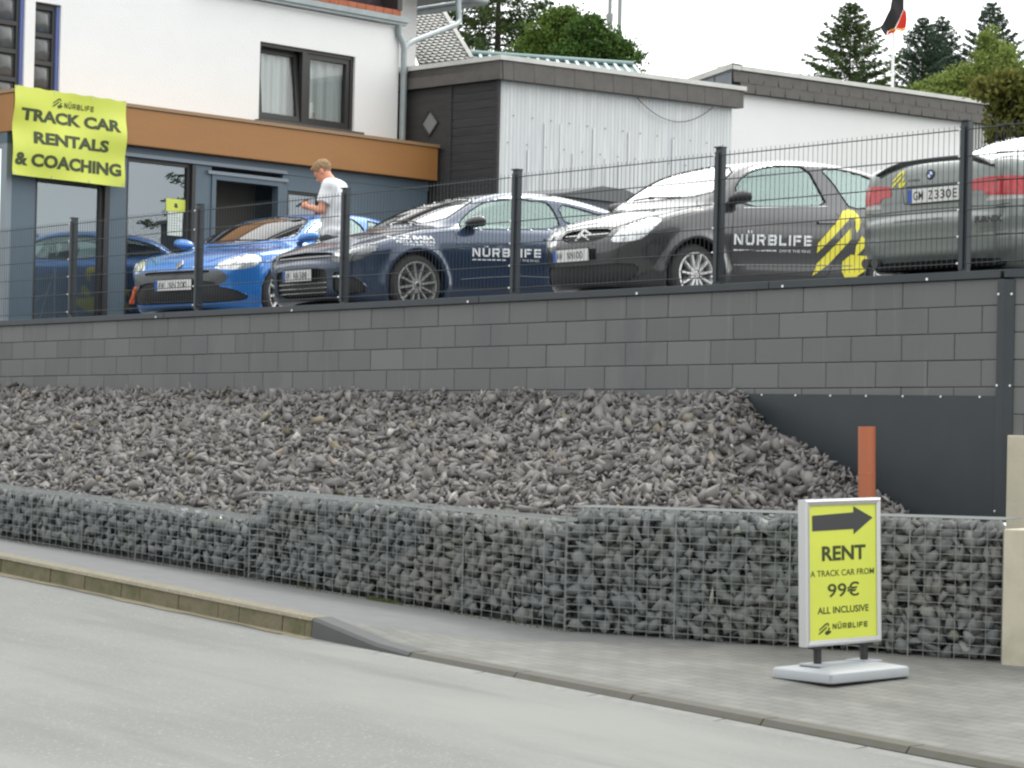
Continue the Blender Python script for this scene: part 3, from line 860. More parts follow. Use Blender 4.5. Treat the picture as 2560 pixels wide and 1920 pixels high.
# glass block windows
GBL = mat('glass_block', (.075, .08, .082), .12, noise=[(3, (.11, .112, .11), .4, .7)], spec=.7)
for k, (x0, zt) in enumerate(((.20, 4.68), (.74, 4.23))):
    f = MB(); z = zt - .06; bl = []
    while z > 2.9:
        bl.append((z - .30, z)); z -= .355
    f.box(x0, x0 + .03, .66, .74, 2.9, zt); f.box(x0 + .29, x0 + .33, .66, .74, 2.9, zt); f.box(x0 + .03, x0 + .29, .66, .74, zt - .06, zt)
    for a, b_ in bl: f.box(x0 + .03, x0 + .29, .66, .74, a - .055, a)
    fo = f.build('glass_block_window', mat('block_window_frame', (.045, .045, .045), .6) if k == 0 else D.materials['block_window_frame'], house)
    f = MB(); f.quad((x0 + .335, .60, 2.9), (x0 + .38, .60, 2.9), (x0 + .38, .76, 2.9), (x0 + .335, .76, 2.9)); f.box(x0 + .332, x0 + .376, .63, .74, 2.92, zt - .005); f.build('reveal', BLUE, fo)
    for a, b_ in bl:
        f = MB(); n_ = 6
        for i in range(n_ + 1):
            for j in range(n_ + 1):
                u, v_ = i / n_, j / n_; bu = (math.sin(u * math.pi) * math.sin(v_ * math.pi)) ** .6
                f.v.append((x0 + .03 + .26 * u, .70 - .05 * bu, a + (b_ - a) * v_))
        for i in range(n_):
            for j in range(n_): q = i * (n_ + 1) + j; f.f.append((q, q + n_ + 1, q + n_ + 2, q + 1))
        f.build('glass_block', GBL, fo, smooth=True, fix=False)
# the tilted casement window
wd = MB()
def rect_frame(mb, x0, x1, z0, z1, w_, y0, y1):
    mb.box(x0, x0 + w_, y0, y1, z0, z1); mb.box(x1 - w_, x1, y0, y1, z0, z1); mb.box(x0 + w_, x1 - w_, y0, y1, z0, z0 + w_); mb.box(x0 + w_, x1 - w_, y0, y1, z1 - w_, z1)
rect_frame(wd, 4.40, 6.15, 3.13, 4.21, .05, .64, .72); wd.box(5.20, 5.29, .64, .72, 3.18, 4.16)
win = wd.build('window', WDARK, house)
f = MB(); rect_frame(f, 5.29, 6.10, 3.18, 4.16, .07, .66, .735); f.build('sash', WDARK, win)
f = MB(); rect_frame(f, 0, .75, 0, .98, .065, -.03, .03)
sf_ = Matrix.Translation((4.45, .69, 3.18)) @ Matrix.Rotation(R(-6), 4, 'X'); f.build('tilted_sash', WDARK, win, sf_)
f = MB(); f.quad((5.36, .697, 3.25), (6.03, .697, 3.25), (6.03, .697, 4.09), (5.36, .697, 4.09)); f.build('pane', PANE, win, fix=False)
f = MB(); f.quad((.065, 0, .065), (.685, 0, .065), (.685, 0, .915), (.065, 0, .915)); f.build('pane', PANE, win, sf_, fix=False)
f = MB(); N_ = 90
for a, b_ in ((4.46, 5.2), (5.36, 6.08)):
    for i in range(N_):
        u0, u1 = a + (b_ - a) * i / N_, a + (b_ - a) * (i + 1) / N_
        y_ = lambda u: (.86 if u < 5.25 else .80) + .03 * math.sin(u * 31) + .015 * math.sin(u * 67 + 1)
        f.quad((u0, y_(u0), 3.14), (u1, y_(u1), 3.14), (u1, y_(u1), 4.2), (u0, y_(u0), 4.2))
f.build('curtain', CURT, win, smooth=True, fix=False)
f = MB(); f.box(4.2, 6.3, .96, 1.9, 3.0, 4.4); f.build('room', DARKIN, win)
f = MB(); f.lathe([(.0, 0), (.045, .01), (.05, .06), (.03, .10), (.028, .16), (0, .16)], (5.58, .82, 3.2), 'z', 14); f.build('vase', mat('pink_vase', srgb(196, 170, 160), .4), win, smooth=True)
f = MB(); f.box(4.33, 6.24, .47, .63, 3.06, 3.125); f.build('window_sill', SILL, win, bevel=.008)

# flat roofed shop front
m = MB(); m.box(-.06, 7.10, -.16, .597, 2.47, 2.94); m.build('fascia', FASC, house, bevel=.01)
m = MB(); m.box(-.075, 7.115, -.18, .61, 2.945, 2.99); m.build('fascia_cap', mat('brown_cap', srgb(150, 120, 88), .5), house)
m = MB(); m.box(-.05, 7.06, -.02, .4, 2.33, 2.465); m.build('lintel_panel', PANEL, house)
m = MB(); m.box(1.62, 4.40, -.05, -.022, 2.335, 2.38); m.box(3.05, 4.42, -.05, -.0, 2.225, 2.27); m.build('lintel_trim', LPANEL, house)
m = MB(); m.box(-.05, .03, -.025, .1, -.05, 2.328); m.build('corner_post', LPANEL, house)
m = MB()
for a, b_ in ((.032, .385), (1.50, 1.765), (2.86, 3.13), (4.35, 4.44)): m.box(a, b_, -.01, .12, -.05, 2.328)
m.box(5.06, 5.56, -.01, .12, -.05, 2.328); m.box(5.563, 6.3, -.012, .12, -.05, 2.328); m.box(6.303, 7.04, -.01, .12, -.05, 2.328); m.box(4.443, 5.057, -.01, .12, -.05, .9); m.box(4.443, 5.057, -.01, .12, 2.12, 2.328)
m.box(.385, 1.42, .0, .1, -.05, .12); m.box(1.765, 2.80, .0, .1, -.05, .12)
m.build('cladding_panel', PANEL, house)
m = MB()
for k, (a, b_, c, d, w_) in enumerate(((.387, 1.42, .122, 2.326, .045), (1.767, 2.80, .122, 2.326, .045), (4.445, 5.055, .9, 2.118, .04))):
    m = MB(); rect_frame(m, a, b_, c, d, w_, .015, .085)
    if k < 2: x_ = (1.422, 2.802)[k]; m.box(x_, (1.497, 2.857)[k], -.03, .1, -.05, 2.328); m.box(b_ - .01, x_ + .01, .02, .08, .2, 2.3)
    sh = m.build('shop_window', WDARK, house)
    f = MB(); f.quad((a + w_, .05, c + w_), (b_ - w_, .05, c + w_), (b_ - w_, .05, d - w_), (a + w_, .05, d - w_)); f.build('pane', SHOPG, sh, fix=False)
dr = MB(); dr.box(3.13, 3.20, -.03, .1, -.05, 2.222); dr.box(4.26, 4.347, -.03, .1, -.05, 2.222); dr.box(3.2, 4.26, -.03, .1, 2.16, 2.222)
door = dr.build('shop_door', PANEL, house)
f = MB(); f.box(3.20, 4.26, .45, .5, -.05, 2.3); f.build('doorway_dark_sheet', mat('doorway_shade', (.045, .040, .034), .8, noise=[(3, (.05, .045, .04), .4, .7)]), door)  # added dark sheet: its colour stands in for the unlit interior behind the doorway
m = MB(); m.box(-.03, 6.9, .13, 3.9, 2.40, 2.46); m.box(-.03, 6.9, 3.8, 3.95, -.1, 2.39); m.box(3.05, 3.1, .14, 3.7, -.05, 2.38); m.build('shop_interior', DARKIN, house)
m = MB(); m.box(-.03, 6.9, .13, 3.9, -.12, -.055); m.build('shop_floor', INFLOOR, house)
# side window round the left corner
m = MB(); m.box(-.05, .03, 3.9, 4.0, -.05, 2.33); m.box(-.045, .025, .1, 3.9, 2.28, 2.335); m.box(-.045, .025, .1, 3.9, -.05, .15); m.build('side_frame', LPANEL, house)
f = MB(); f.quad((-.01, .1, .15), (-.01, 3.9, .15), (-.01, 3.9, 2.28), (-.01, .1, 2.28)); f.build('pane', SHOPG, house, fix=False)

# white folding trestle standing inside the shop
tre = thing('trestle', 'white folding metal trestle standing inside the left shop window', 'trestle', HF @ Matrix.Translation((.95, .5, -.05)))
f = MB()
for x in (-.35, .12): f.tube([(x, .0, 0), (x + .02, .05, .95)], .012, 6); f.tube([(x, .45, 0), (x + .02, .05, .95)], .012, 6)
f.tube([(-.33, .05, .95), (.5, .05, .95)], .012, 6); f.tube([(-.35, 0, .35), (.12, .45, .05)], .009, 6); f.tube([(.12, 0, .35), (.6, .3, .0)], .009, 6); f.tube([(-.35, .02, .3), (.0, .02, .62)], .009, 6)
f.build('tube_frame', mat('white_tube', (.8, .8, .8), .4), tre, smooth=True)

# banner on the corner of the fascia
ban = thing('banner', 'lime vinyl banner advertising track car rentals and coaching hung over the shop corner', 'banner', HF)
bx0, bx1, bz0, bz1 = -.09, 1.585, 1.93, 3.02
def ban_y(x, z):
    u, v_ = (x - bx0) / (bx1 - bx0), (z - bz0) / (bz1 - bz0)
    return -.215 + .012 * math.sin(u * 9 + v_ * 4) + .010 * math.sin(u * 4 - v_ * 9) + .02 * (1 - v_) * 0 + .010 * math.sin(v_ * 14 + u * 3) * (abs(u - .5) * 2) ** 2
m = MB(); NX, NZ = 44, 30
for i in range(NX + 1):
    for j in range(NZ + 1):
        x = bx0 + (bx1 - bx0) * i / NX; z = bz0 + (bz1 - bz0) * j / NZ + .006 * math.sin(i * .9) * (1 if j == NZ else 0)
        m.v.append((x, ban_y(x, z), z - .02 * i / NX))
for i in range(NX):
    for j in range(NZ): q = i * (NZ + 1) + j; m.f.append((q, q + NZ + 1, q + NZ + 2, q + 1))
m.build('sheet', LIME, ban, smooth=True, fix=False)
mp = lambda x, z, lay: (x, ban_y(x, z) - .004 - lay, z - .02 * (x - bx0) / (bx1 - bx0))
def bl(txt, u0, u1, v0, v1, bold=.046):
    letter(ban, text_geo(txt, bold), OLIVE, bx0 + u0 * (bx1 - bx0), bx0 + u1 * (bx1 - bx0), bz1 - v1 * (bz1 - bz0), bz1 - v0 * (bz1 - bz0), 0, mapper=mp)
bl('TRACK CAR', .062, .945, .235, .375); bl('RENTALS', .175, .845, .485, .625); bl('& COACHING', .02, .965, .735, .885)
letter(ban, (NAME_V, NAME_F), OLIVE, bx0 + .44 * 1.68, bx0 + .70 * 1.68, bz1 - .175 * 1.09, bz1 - .115 * 1.09, 0, mapper=mp)
letter(ban, MARK_GEO, OLIVE, bx0 + .33 * 1.68, bx0 + .425 * 1.68, bz1 - .19 * 1.09, bz1 - .075 * 1.09, 0, 'logo', mapper=mp)
m = MB()
for u in (.012, .35, .68, .988):
    for v_ in (.02, .98):
        x, z = bx0 + u * (bx1 - bx0), bz0 + v_ * (bz1 - bz0); m.lathe([(.006, 0), (.012, -.003), (.013, 0)], (x, ban_y(x, z) - .005, z - .02 * u), 'y', 8)
m.build('eyelet', BOLT, ban)

# notice and leaflet on the shop window
nt_ = MB(); nt_.box(2.44, 2.752, .043, .048, 1.69, 1.855)
no = tag(nt_.build('notice', LIME, None, HF), 'small lime notice stuck on the shop window beside the door', 'notice')
letter(no, text_geo('a', .05), INK, 2.57, 2.63, 1.74, 1.80, .0415)
nt_ = MB(); nt_.box(2.475, 2.715, .044, .0485, 1.375, 1.687)
no = tag(nt_.build('opening_hours_sheet', mat('paper', (.72, .78, .74), .8), None, HF), 'white sheet of paper with small grey print below the lime notice', 'paper sheet')
for k in range(7):
    q = MB(); z = 1.64 - k * .035; q.quad((2.50, +.0425, z), (2.62 + .05 * (k % 3), +.0425, z), (2.62 + .05 * (k % 3), +.0425, z + .008), (2.50, +.0425, z + .008)); q.build('print_line', mat('grey_print', (.35, .4, .38), .8) if k == 0 else D.materials['grey_print'], no, fix=False)

# ================================================================== SHED
shed = thing('shed', 'flat roofed shed with pale corrugated sheet front and dark plank side with a diamond window', 'shed', HF @ Matrix.Translation((7.2, -1.3, 0)))
SLATE = mat('dark_slate', srgb(98, 94, 91), .75, noise=[(6, srgb(86, 83, 81), .4, .7), (60, srgb(108, 104, 100), .5, .8)], bump=(60, .2, .003))
SLATEJ = mat('slate_gap', (.02, .02, .02), .9)
WCAP = mat('pale_roof_edge', srgb(205, 205, 200), .6, noise=[(3, srgb(190, 190, 185), .4, .7)])
CORR = mat('corrugated_sheet', srgb(198, 201, 203), .42, noise=[(.9, srgb(194, 198, 202), .4, .65, (1, 1, .5)), (6, srgb(222, 224, 224), .5, .7, (4, 1, .15)), (1.4, srgb(186, 178, 160), .6, .8)])
PLANK = mat('dark_planks', srgb(62, 60, 60), .8, noise=[(3, srgb(48, 48, 50), .4, .7, (1, .3, 9)), (8, srgb(74, 74, 78), .5, .7, (1, .3, 12))])
def rise(x): return .031 * x
LS = 5.12
m = MB(); n_ = 5.12 / .076
k = int(n_ * 8)
for i in range(k + 1):
    x = LS * i / k; y = -.0042 * math.cos(2 * math.pi * x / .076)
    m.v += [(x + .03, y + .045, .15), (x + .03, y + .045, 3.86 + rise(x))]
for i in range(k): m.f.append((2 * i, 2 * i + 2, 2 * i + 3, 2 * i + 1))
cor = m.build('corrugated_front', CORR, shed, smooth=True, fix=False, sharp=80)
m = MB()
for z in (2.98, 3.37):
    for i in range(13):
        x = .2 + i * .385 + (.1 if z > 3 else 0); m.lathe([(0, -.008), (.009, -.006), (.010, 0)], (x, .03, z + .01 * x * .6), 'y', 8)
m.build('sheet_screw', mat('rusty_screw', (.12, .10, .09), .8), cor)
m = MB(); WLAP = mat('white_lap_strip', srgb(222, 224, 224), .6)
for x, a, b_ in ((.95, 2.0, 3.33), (1.28, 1.5, 3.35), (1.98, 1.4, 3.37), (1.55, .6, 2.95), (2.25, .4, 2.95), (2.55, .4, 2.94), (2.75, 2.9, 3.38), (3.75, 2.4, 3.39), (.62, .6, 2.92)):
    m.box(x - .013, x + .013, .026, .034, a, b_)
m.build('lap_strip', WLAP, cor)
m = MB(); m.tube([(2.86, .0, 3.90)] + [(2.86 + 1.75 * t, -.02, 3.90 + rise(1.75 * t) - 1.15 * t * (1 - t)) for t in [i / 16 for i in range(17)]], .006, 6); m.build('loose_cable', BLACK, shed)
m = MB(); m.box(.02, LS - .02, .08, 4.2, .0, 3.84); m.build('shed_core', DARKIN, shed)
# plank side with door
m = MB(); z = .05
while z < 3.84:
    m.box(-.012 - .003 * (int(z * 50) % 2), .02, .06, .95, z, min(3.84, z + .118)); m.box(-.016, .02, 1.06, 2.2, z, min(3.84, z + .118)); z += .122
m.build('plank_cladding', PLANK, shed)
m = MB(); m.box(-.035, .02, .955, 1.055, .0, 3.84); m.box(-.04, .01, -.0, .058, 0, 3.84); m.build('door_post', PLANK, shed)
sd_ = MB(); sd_.box(-.022, .0, 1.058, 2.0, .02, 3.75)
sdo = sd_.build('shed_door', mat('dark_door', srgb(66, 64, 63), .8, noise=[(3, srgb(54, 53, 54), .4, .7, (1, .5, 6))]), shed)
m = MB(); dia = [(1.22, 3.33), (1.40, 3.52), (1.57, 3.33), (1.40, 3.14)]
m.add([(-.03, y, z) for y, z in dia] + [(-.024, y, z) for y, z in dia], [(0, 1, 2, 3), (7, 6, 5, 4), (0, 4, 5, 1), (1, 5, 6, 2), (2, 6, 7, 3), (3, 7, 4, 0)]); m.build('diamond_window', mat('diamond_pane', srgb(128, 130, 132), .2), sdo)
m = MB()
for (a, b_), (c, d) in zip(dia, dia[1:] + dia[:1]): m.bar((-.034, a, b_), (-.034, c, d), .022, .03, (1, 0, 0))
m.build('diamond_frame', PLANK, sdo)
m = MB(); m.bar((-.05, 1.20, 2.92), (-.05, 1.08, 2.92), .02, .02); m.build('handle', CHROME, sdo)
# slate clad roof edge
def slates(mb, gp, pts_fn, L_, z0f, z1f, wd_, rows=1):
    pass
m, mj = MB(), MB()
def slate_row(mb, x, y, L_, zb, zt, wd_, rs, side=False, curve=.05):
    k_ = int(L_ / wd_)
    for i in range(k_):
        a = x + i * wd_; b_ = min(a + wd_ * 1.0, x + L_)
        pts_ = [(a + .004, zb(a)), (b_ - .002, zb(b_)), (b_ - .002, zt(b_)), (a + .004 - curve * .4, zt(a)), (a + .004 - curve * .12, (zt(a) * .45 + zb(a) * .55))]
        yy = y - .004 - .004 * (i % 2)
        if not side: mb.add([(p, yy, q) for p, q in pts_] + [(p, yy + .012, q) for p, q in pts_], [(0, 1, 2, 3, 4)] + [(j, j + 5, (j + 1) % 5 + 5, (j + 1) % 5) for j in range(5)])
        else: mb.add([(yy, p, q) for p, q in pts_] + [(yy + .012, p, q) for p, q in pts_], [(0, 1, 2, 3, 4)] + [(j, j + 5, (j + 1) % 5 + 5, (j + 1) % 5) for j in range(5)])
slate_row(m, -.05, -.10, LS + .2, lambda q: 3.84 + rise(q), lambda q: 4.10 + rise(q), .208, 1)
m.build('slate_fascia', SLATE, shed)
m = MB(); m.box(-.05, LS + .15, -.085, .09, 3.842, 4.105, rise); m.add([(-.10, -.09, 3.84), (-.10, 2.4, 3.84), (-.10, 2.4, 4.1), (-.10, -.09, 4.1), (-.05, -.09, 3.84), (-.05, 2.4, 3.84), (-.05, 2.4, 4.1), (-.05, -.09, 4.1)], [(0, 3, 2, 1), (0, 1, 5, 4), (3, 7, 6, 2), (0, 4, 7, 3)])
m.build('fascia_board', SLATE, shed)
m = MB(); m.box(-.13, LS + .17, -.13, .3, 4.108, 4.175, rise); m.box(-.128, .3, .302, 2.4, 4.106, 4.173); m.build('roof_edge', WCAP, shed)
m = MB(); m.box(-.1, LS + .1, .3, 4.3, 4.0, 4.10, rise); m.build('flat_roof', SLATE, shed)

# dark container roof seen over the coupe's tail in front of the shed
wg = thing('box_trailer', 'dark grey box trailer with a shallow ridged lid in front of the corrugated shed', 'trailer', frame((1.15, 31.0, 2.92), (math.cos(HA), math.sin(HA), 0)))
m = MB(); m.box(-.75, .85, 0, 1.3, .35, 1.58); m.build('body', mat('box_grey', srgb(92, 96, 104), .6, noise=[(3, srgb(80, 84, 92), .4, .7)]), wg, bevel=.01)
m = MB(); m.prism([(-.82, 1.585), (.92, 1.585), (.90, 1.63), (.35, 1.76), (-.1, 1.77), (-.80, 1.63)], -.05, 1.35); m.build('lid', mat('box_lid', srgb(98, 100, 102), .6), wg)
m = MB(); m.box(.18, .42, -.012, -.002, 1.30, 1.42); m.build('tail_lamp', mat('dull_red_lamp', srgb(110, 50, 58), .4), wg)
for x in (-.45, .55):
    m = MB(); m.lathe([(.0, 0), (.22, 0), (.25, .02), (.25, .14), (.22, .16), (0, .16)], (x, -.17, .26), 'y', 24); m.build('wheel', TYRE_T if 0 else BLACK, wg, smooth=True)

# ================================================================== WHITE BUILDING BEHIND
B2 = frame((3.7192, 41.910, 7.948), (math.cos(HA), math.sin(HA), 0))
wb = thing('white_hall', 'long white flat roofed hall with a band of slate shingles under its roof edge', 'building', B2)
rz = lambda x: .030 * x
m = MB(); m.box(.06, 14, .12, 9, -5.2, -.40, lambda x: rz(x)); m.build('wall', RENDER, wb)
m = MB()
for r_ in range(2):
    k_ = int(14.0 / .42)
    for i in range(k_):
        a = i * .42 + .21 * (r_ % 2); b_ = a + .417
        zt, zb = (-.10 - .17 * r_), (-.10 - .17 * (r_ + 1) - .02)
        pts_ = [(a + .03, zb + rz(a)), (b_, zb + rz(b_)), (b_ + .02, zt + rz(b_)), (a, zt + rz(a))]
        yy = -.03 - .006 * (1 - r_) - .003 * (i % 2)
        m.add([(p, yy, q) for p, q in pts_] + [(p, yy + .03, q) for p, q in pts_], [(0, 1, 2, 3)] + [(j, j + 4, (j + 1) % 4 + 4, (j + 1) % 4) for j in range(4)])
m.build('slate_fascia', SLATE, wb)
m = MB(); m.box(0, 14, -.0, .3, -.46, -.08, rz); m.build('fascia_board', SLATEJ, wb)
m = MB(); m.box(-.04, 14, -.07, .3, -.082, -.005, rz); m.build('roof_edge', WCAP, wb)
m = MB(); v0 = [(-.02, -.05), (-.02, 4.6)]
m.add([(-.03, -.03, -.08), (-.03, 5, -1.0), (-.03, 5, -4.5), (-.03, -.03, -4.5)], [(0, 1, 2, 3)]); m.build('zinc_side', mat('zinc_cladding', srgb(132, 138, 144), .5, .2, noise=[(4, srgb(118, 124, 130), .4, .7)]), wb, fix=False)
m = MB()
for i in range(10): y = .35 + .45 * i; z = -.08 - (y + .03) * .183; m.box(-.045, -.03, y, y + .02, -4.5, z)
m.build('standing_seam', mat('zinc_seam', srgb(100, 106, 112), .5), wb)
m = MB(); m.add([(-.08, -.08, -.08), (-.08, 5, -1.0), (.2, 5, -1.0), (.2, -.08, -.08), (-.08, -.08, .02), (-.08, 5, -.92), (.2, 5, -.92), (.2, -.08, .02)], [(0, 1, 2, 3), (7, 6, 5, 4), (0, 4, 5, 1), (1, 5, 6, 2), (3, 2, 6, 7)]); m.build('verge', WCAP, wb)
m = MB()
for i in range(16): x = 7.35 + i * .11; m.box(x, x + .055, .06, .12, -5, -.47, rz)
m.build('ribbed_panel', mat('grey_ribs', srgb(176, 176, 172), .6), wb)

# annex with pale scale-slate roof
an = thing('slate_annex', 'low annex with a pale fish scale slate roof beside the white house', 'building', HF)
SCALE = mat('pale_slate', srgb(176, 176, 172), .8, noise=[(5, srgb(160, 160, 158), .4, .7), (30, srgb(188, 188, 184), .5, .8)])
SCJ = mat('pale_slate_gap', srgb(128, 128, 126), .9)
qO, qR, qT, qL = [HF.inverted() @ Vector(p) for p in ((-1.565, 37.94, 7.24), (-.745, 37.94, 7.34), (-1.505, 40.42, 8.84), (-2.13, 40.42, 8.77))]
N_ = (qR - qO).cross(qL - qO).normalized()
if N_.y > 0: N_ = -N_
def pv(a, b_, h=0): return tuple(qO * (1 - a) * (1 - b_) + qR * a * (1 - b_) + qT * a * b_ + qL * (1 - a) * b_ + N_ * h)
m = MB(); m.add([pv(0, 0), pv(1, 0), pv(1, 1), pv(0, 1), pv(0, 0, -.1), pv(1, 0, -.1), pv(1, 1, -.1), pv(0, 1, -.1)], [(0, 1, 2, 3), (4, 7, 6, 5), (0, 4, 5, 1), (1, 5, 6, 2), (2, 6, 7, 3), (3, 7, 4, 0)]); m.build('roof_deck', SCJ, an)
m = MB(); NR, NC = 27, 8
for r_ in range(NR):
    for c in range(NC + 1):
        a = (c - .5 * (r_ % 2)) / NC; b_ = r_ / NR; w_ = .94 / NC; hh = 1.0 / NR
        pts_ = [(a, b_ + hh * 1.15), (a, b_ + hh * .5), (a + w_ * .25, b_ + hh * .14), (a + w_ * .6, b_ - hh * .1), (a + w_, b_ + hh * .3), (a + w_, b_ + hh * 1.15)]
        m.add([pv(min(1, max(0, p)), q_, .03 if j in (1, 2, 3, 4) else .008) for j, (p, q_) in enumerate(pts_)], [tuple(range(6))])
m.build('scale_slates', SCALE, an, fix=False)
m = MB(); m.bar(pv(1, 0, .02), pv(1, 1, .02), .06, .06, tuple(N_)); m.build('verge_trim', SCALE, an)
m = MB(); m.add([(x, y, z) for x, y in ((qO.x, qO.y + .1), (qR.x, qR.y + .1), (qT.x, qT.y), (qL.x, qL.y)) for z in (-.2, min(qO.z, qR.z) - .1)], [(0, 2, 3, 1), (2, 4, 5, 3), (4, 6, 7, 5), (6, 0, 1, 7), (1, 3, 5, 7)]); m.build('wall', RENDER, an)

# green sheet roof behind the shed
gr = thing('green_roof_building', 'building with a blue green ribbed metal roof showing over the shed', 'building', frame((-1.15, 44.9, 7.7), (.99, .0, 0)))
GRN = mat('green_metal', srgb(128, 150, 150), .4, .3, noise=[(3, srgb(112, 134, 134), .4, .7)])
m = MB()
gz = lambda x: .80 - .048 * x
m.add([(0, 0, gz(0) - .02), (3.3, 0, gz(3.3) - .02), (3.42, -1.2, gz(3.3) - .40), (0, -1.2, gz(0) - .40)], [(0, 1, 2, 3)]); m.build('roof', GRN, gr, fix=False)
m = MB()
for i in range(19): x = .05 + i * .18; m.bar((x, 0, gz(x) + .0), (x + .10, -1.2, gz(x) - .37), .05, .05)
m.build('rib', mat('pale_ribs', srgb(190, 200, 202), .4, .2), gr)
m = MB(); m.tube([(-.1, 0, gz(-.1) + .03), (3.3, 0, gz(3.3) + .03)], .05, 8); m.build('ridge_cap', GRN, gr)
m = MB(); m.box(0, 3.3, -1.1, 3, -6, .05); m.build('wall', RENDER, gr)

# ================================================================== CARS
def chaikin(p, n=2, closed=True):
    p = np.array(p, float)
    for _ in range(n):
        q = np.roll(p, -1, 0)
        a, b_ = .75 * p + .25 * q, .25 * p + .75 * q
        p = np.stack([a, b_], 1).reshape(-1, 2)
    return p
def in_poly(P, poly):
    x, y = P[:, 0], P[:, 1]; c = np.zeros(len(P), bool)
    for (x0, y0), (x1, y1) in zip(poly, np.roll(poly, -1, 0)):
        m_ = ((y0 > y) != (y1 > y))
        if y1 != y0: c ^= m_ & (x < (x1 - x0) * (y - y0) / (y1 - y0) + x0)
    return c
def near_poly(P, poly):
    """nearest point on the outline and its distance"""
    best = np.full(len(P), 1e9); bp = P.copy()
    for a, b_ in zip(poly, np.roll(poly, -1, 0)):
        d = b_ - a; L2 = max(1e-12, d @ d); t = np.clip(((P - a) @ d) / L2, 0, 1)
        q = a + t[:, None] * d; r_ = np.hypot(*(P - q).T); k = r_ < best
        best[k] = r_[k]; bp[k] = q[k]
    return bp, best
def sdf_poly(P, poly):
    _, d = near_poly(P, poly); return np.where(in_poly(P, poly), -d, d)
def smax(a, b_, k):
    h = np.clip(.5 + .5 * (a - b_) / k, 0, 1); return b_ + (a - b_) * h + k * h * (1 - h)
def smin(a, b_, k): return -smax(-a, -b_, k)

def surface_nets(f, o, h):
    nx, ny, nz_ = f.shape; s = f < 0
    cnt = np.zeros((nx - 1, ny - 1, nz_ - 1), np.int8)
    for i in (0, 1):
        for j in (0, 1):
            for k in (0, 1): cnt += s[i:nx - 1 + i, j:ny - 1 + j, k:nz_ - 1 + k]
    act = np.argwhere((cnt > 0) & (cnt < 8)); idx = -np.ones(cnt.shape, np.int32); idx[tuple(act.T)] = np.arange(len(act))
    acc, w_ = np.zeros((len(act), 3)), np.zeros(len(act))
    for ax in range(3):
        o2 = [a for a in range(3) if a != ax]
        for i in (0, 1):
            for j in (0, 1):
                d = np.zeros(3, int); d[o2[0]] = i; d[o2[1]] = j; p0 = act + d; e = np.zeros(3, int); e[ax] = 1; p1 = p0 + e
                a, b_ = f[tuple(p0.T)], f[tuple(p1.T)]; m_ = (a < 0) != (b_ < 0)
                t = np.where(m_, a / np.where(m_, a - b_, 1), 0)
                q = p0 + t[:, None] * e; acc += q * m_[:, None]; w_ += m_
    V = acc / w_[:, None] * h + np.array(o)
    F_ = []
    for ax in range(3):
        b1, b2 = (ax + 1) % 3, (ax + 2) % 3
        sl = [slice(None)] * 3; sl2 = [slice(None)] * 3; sl[ax] = slice(0, -1); sl2[ax] = slice(1, None)
        e = np.argwhere(s[tuple(sl)] != s[tuple(sl2)])
        ok = (e[:, b1] > 0) & (e[:, b2] > 0) & (e[:, b1] < f.shape[b1] - 1) & (e[:, b2] < f.shape[b2] - 1); e = e[ok]
        def cell(d1, d2):
            c = e.copy(); c[:, b1] -= d1; c[:, b2] -= d2; return idx[tuple(c.T)]
        q = np.stack([cell(1, 1), cell(0, 1), cell(0, 0), cell(1, 0)], 1)
        flip = ~s[tuple(e.T)]
        q[flip] = q[flip][:, ::-1]; F_.append(q)
    return V, np.concatenate(F_)

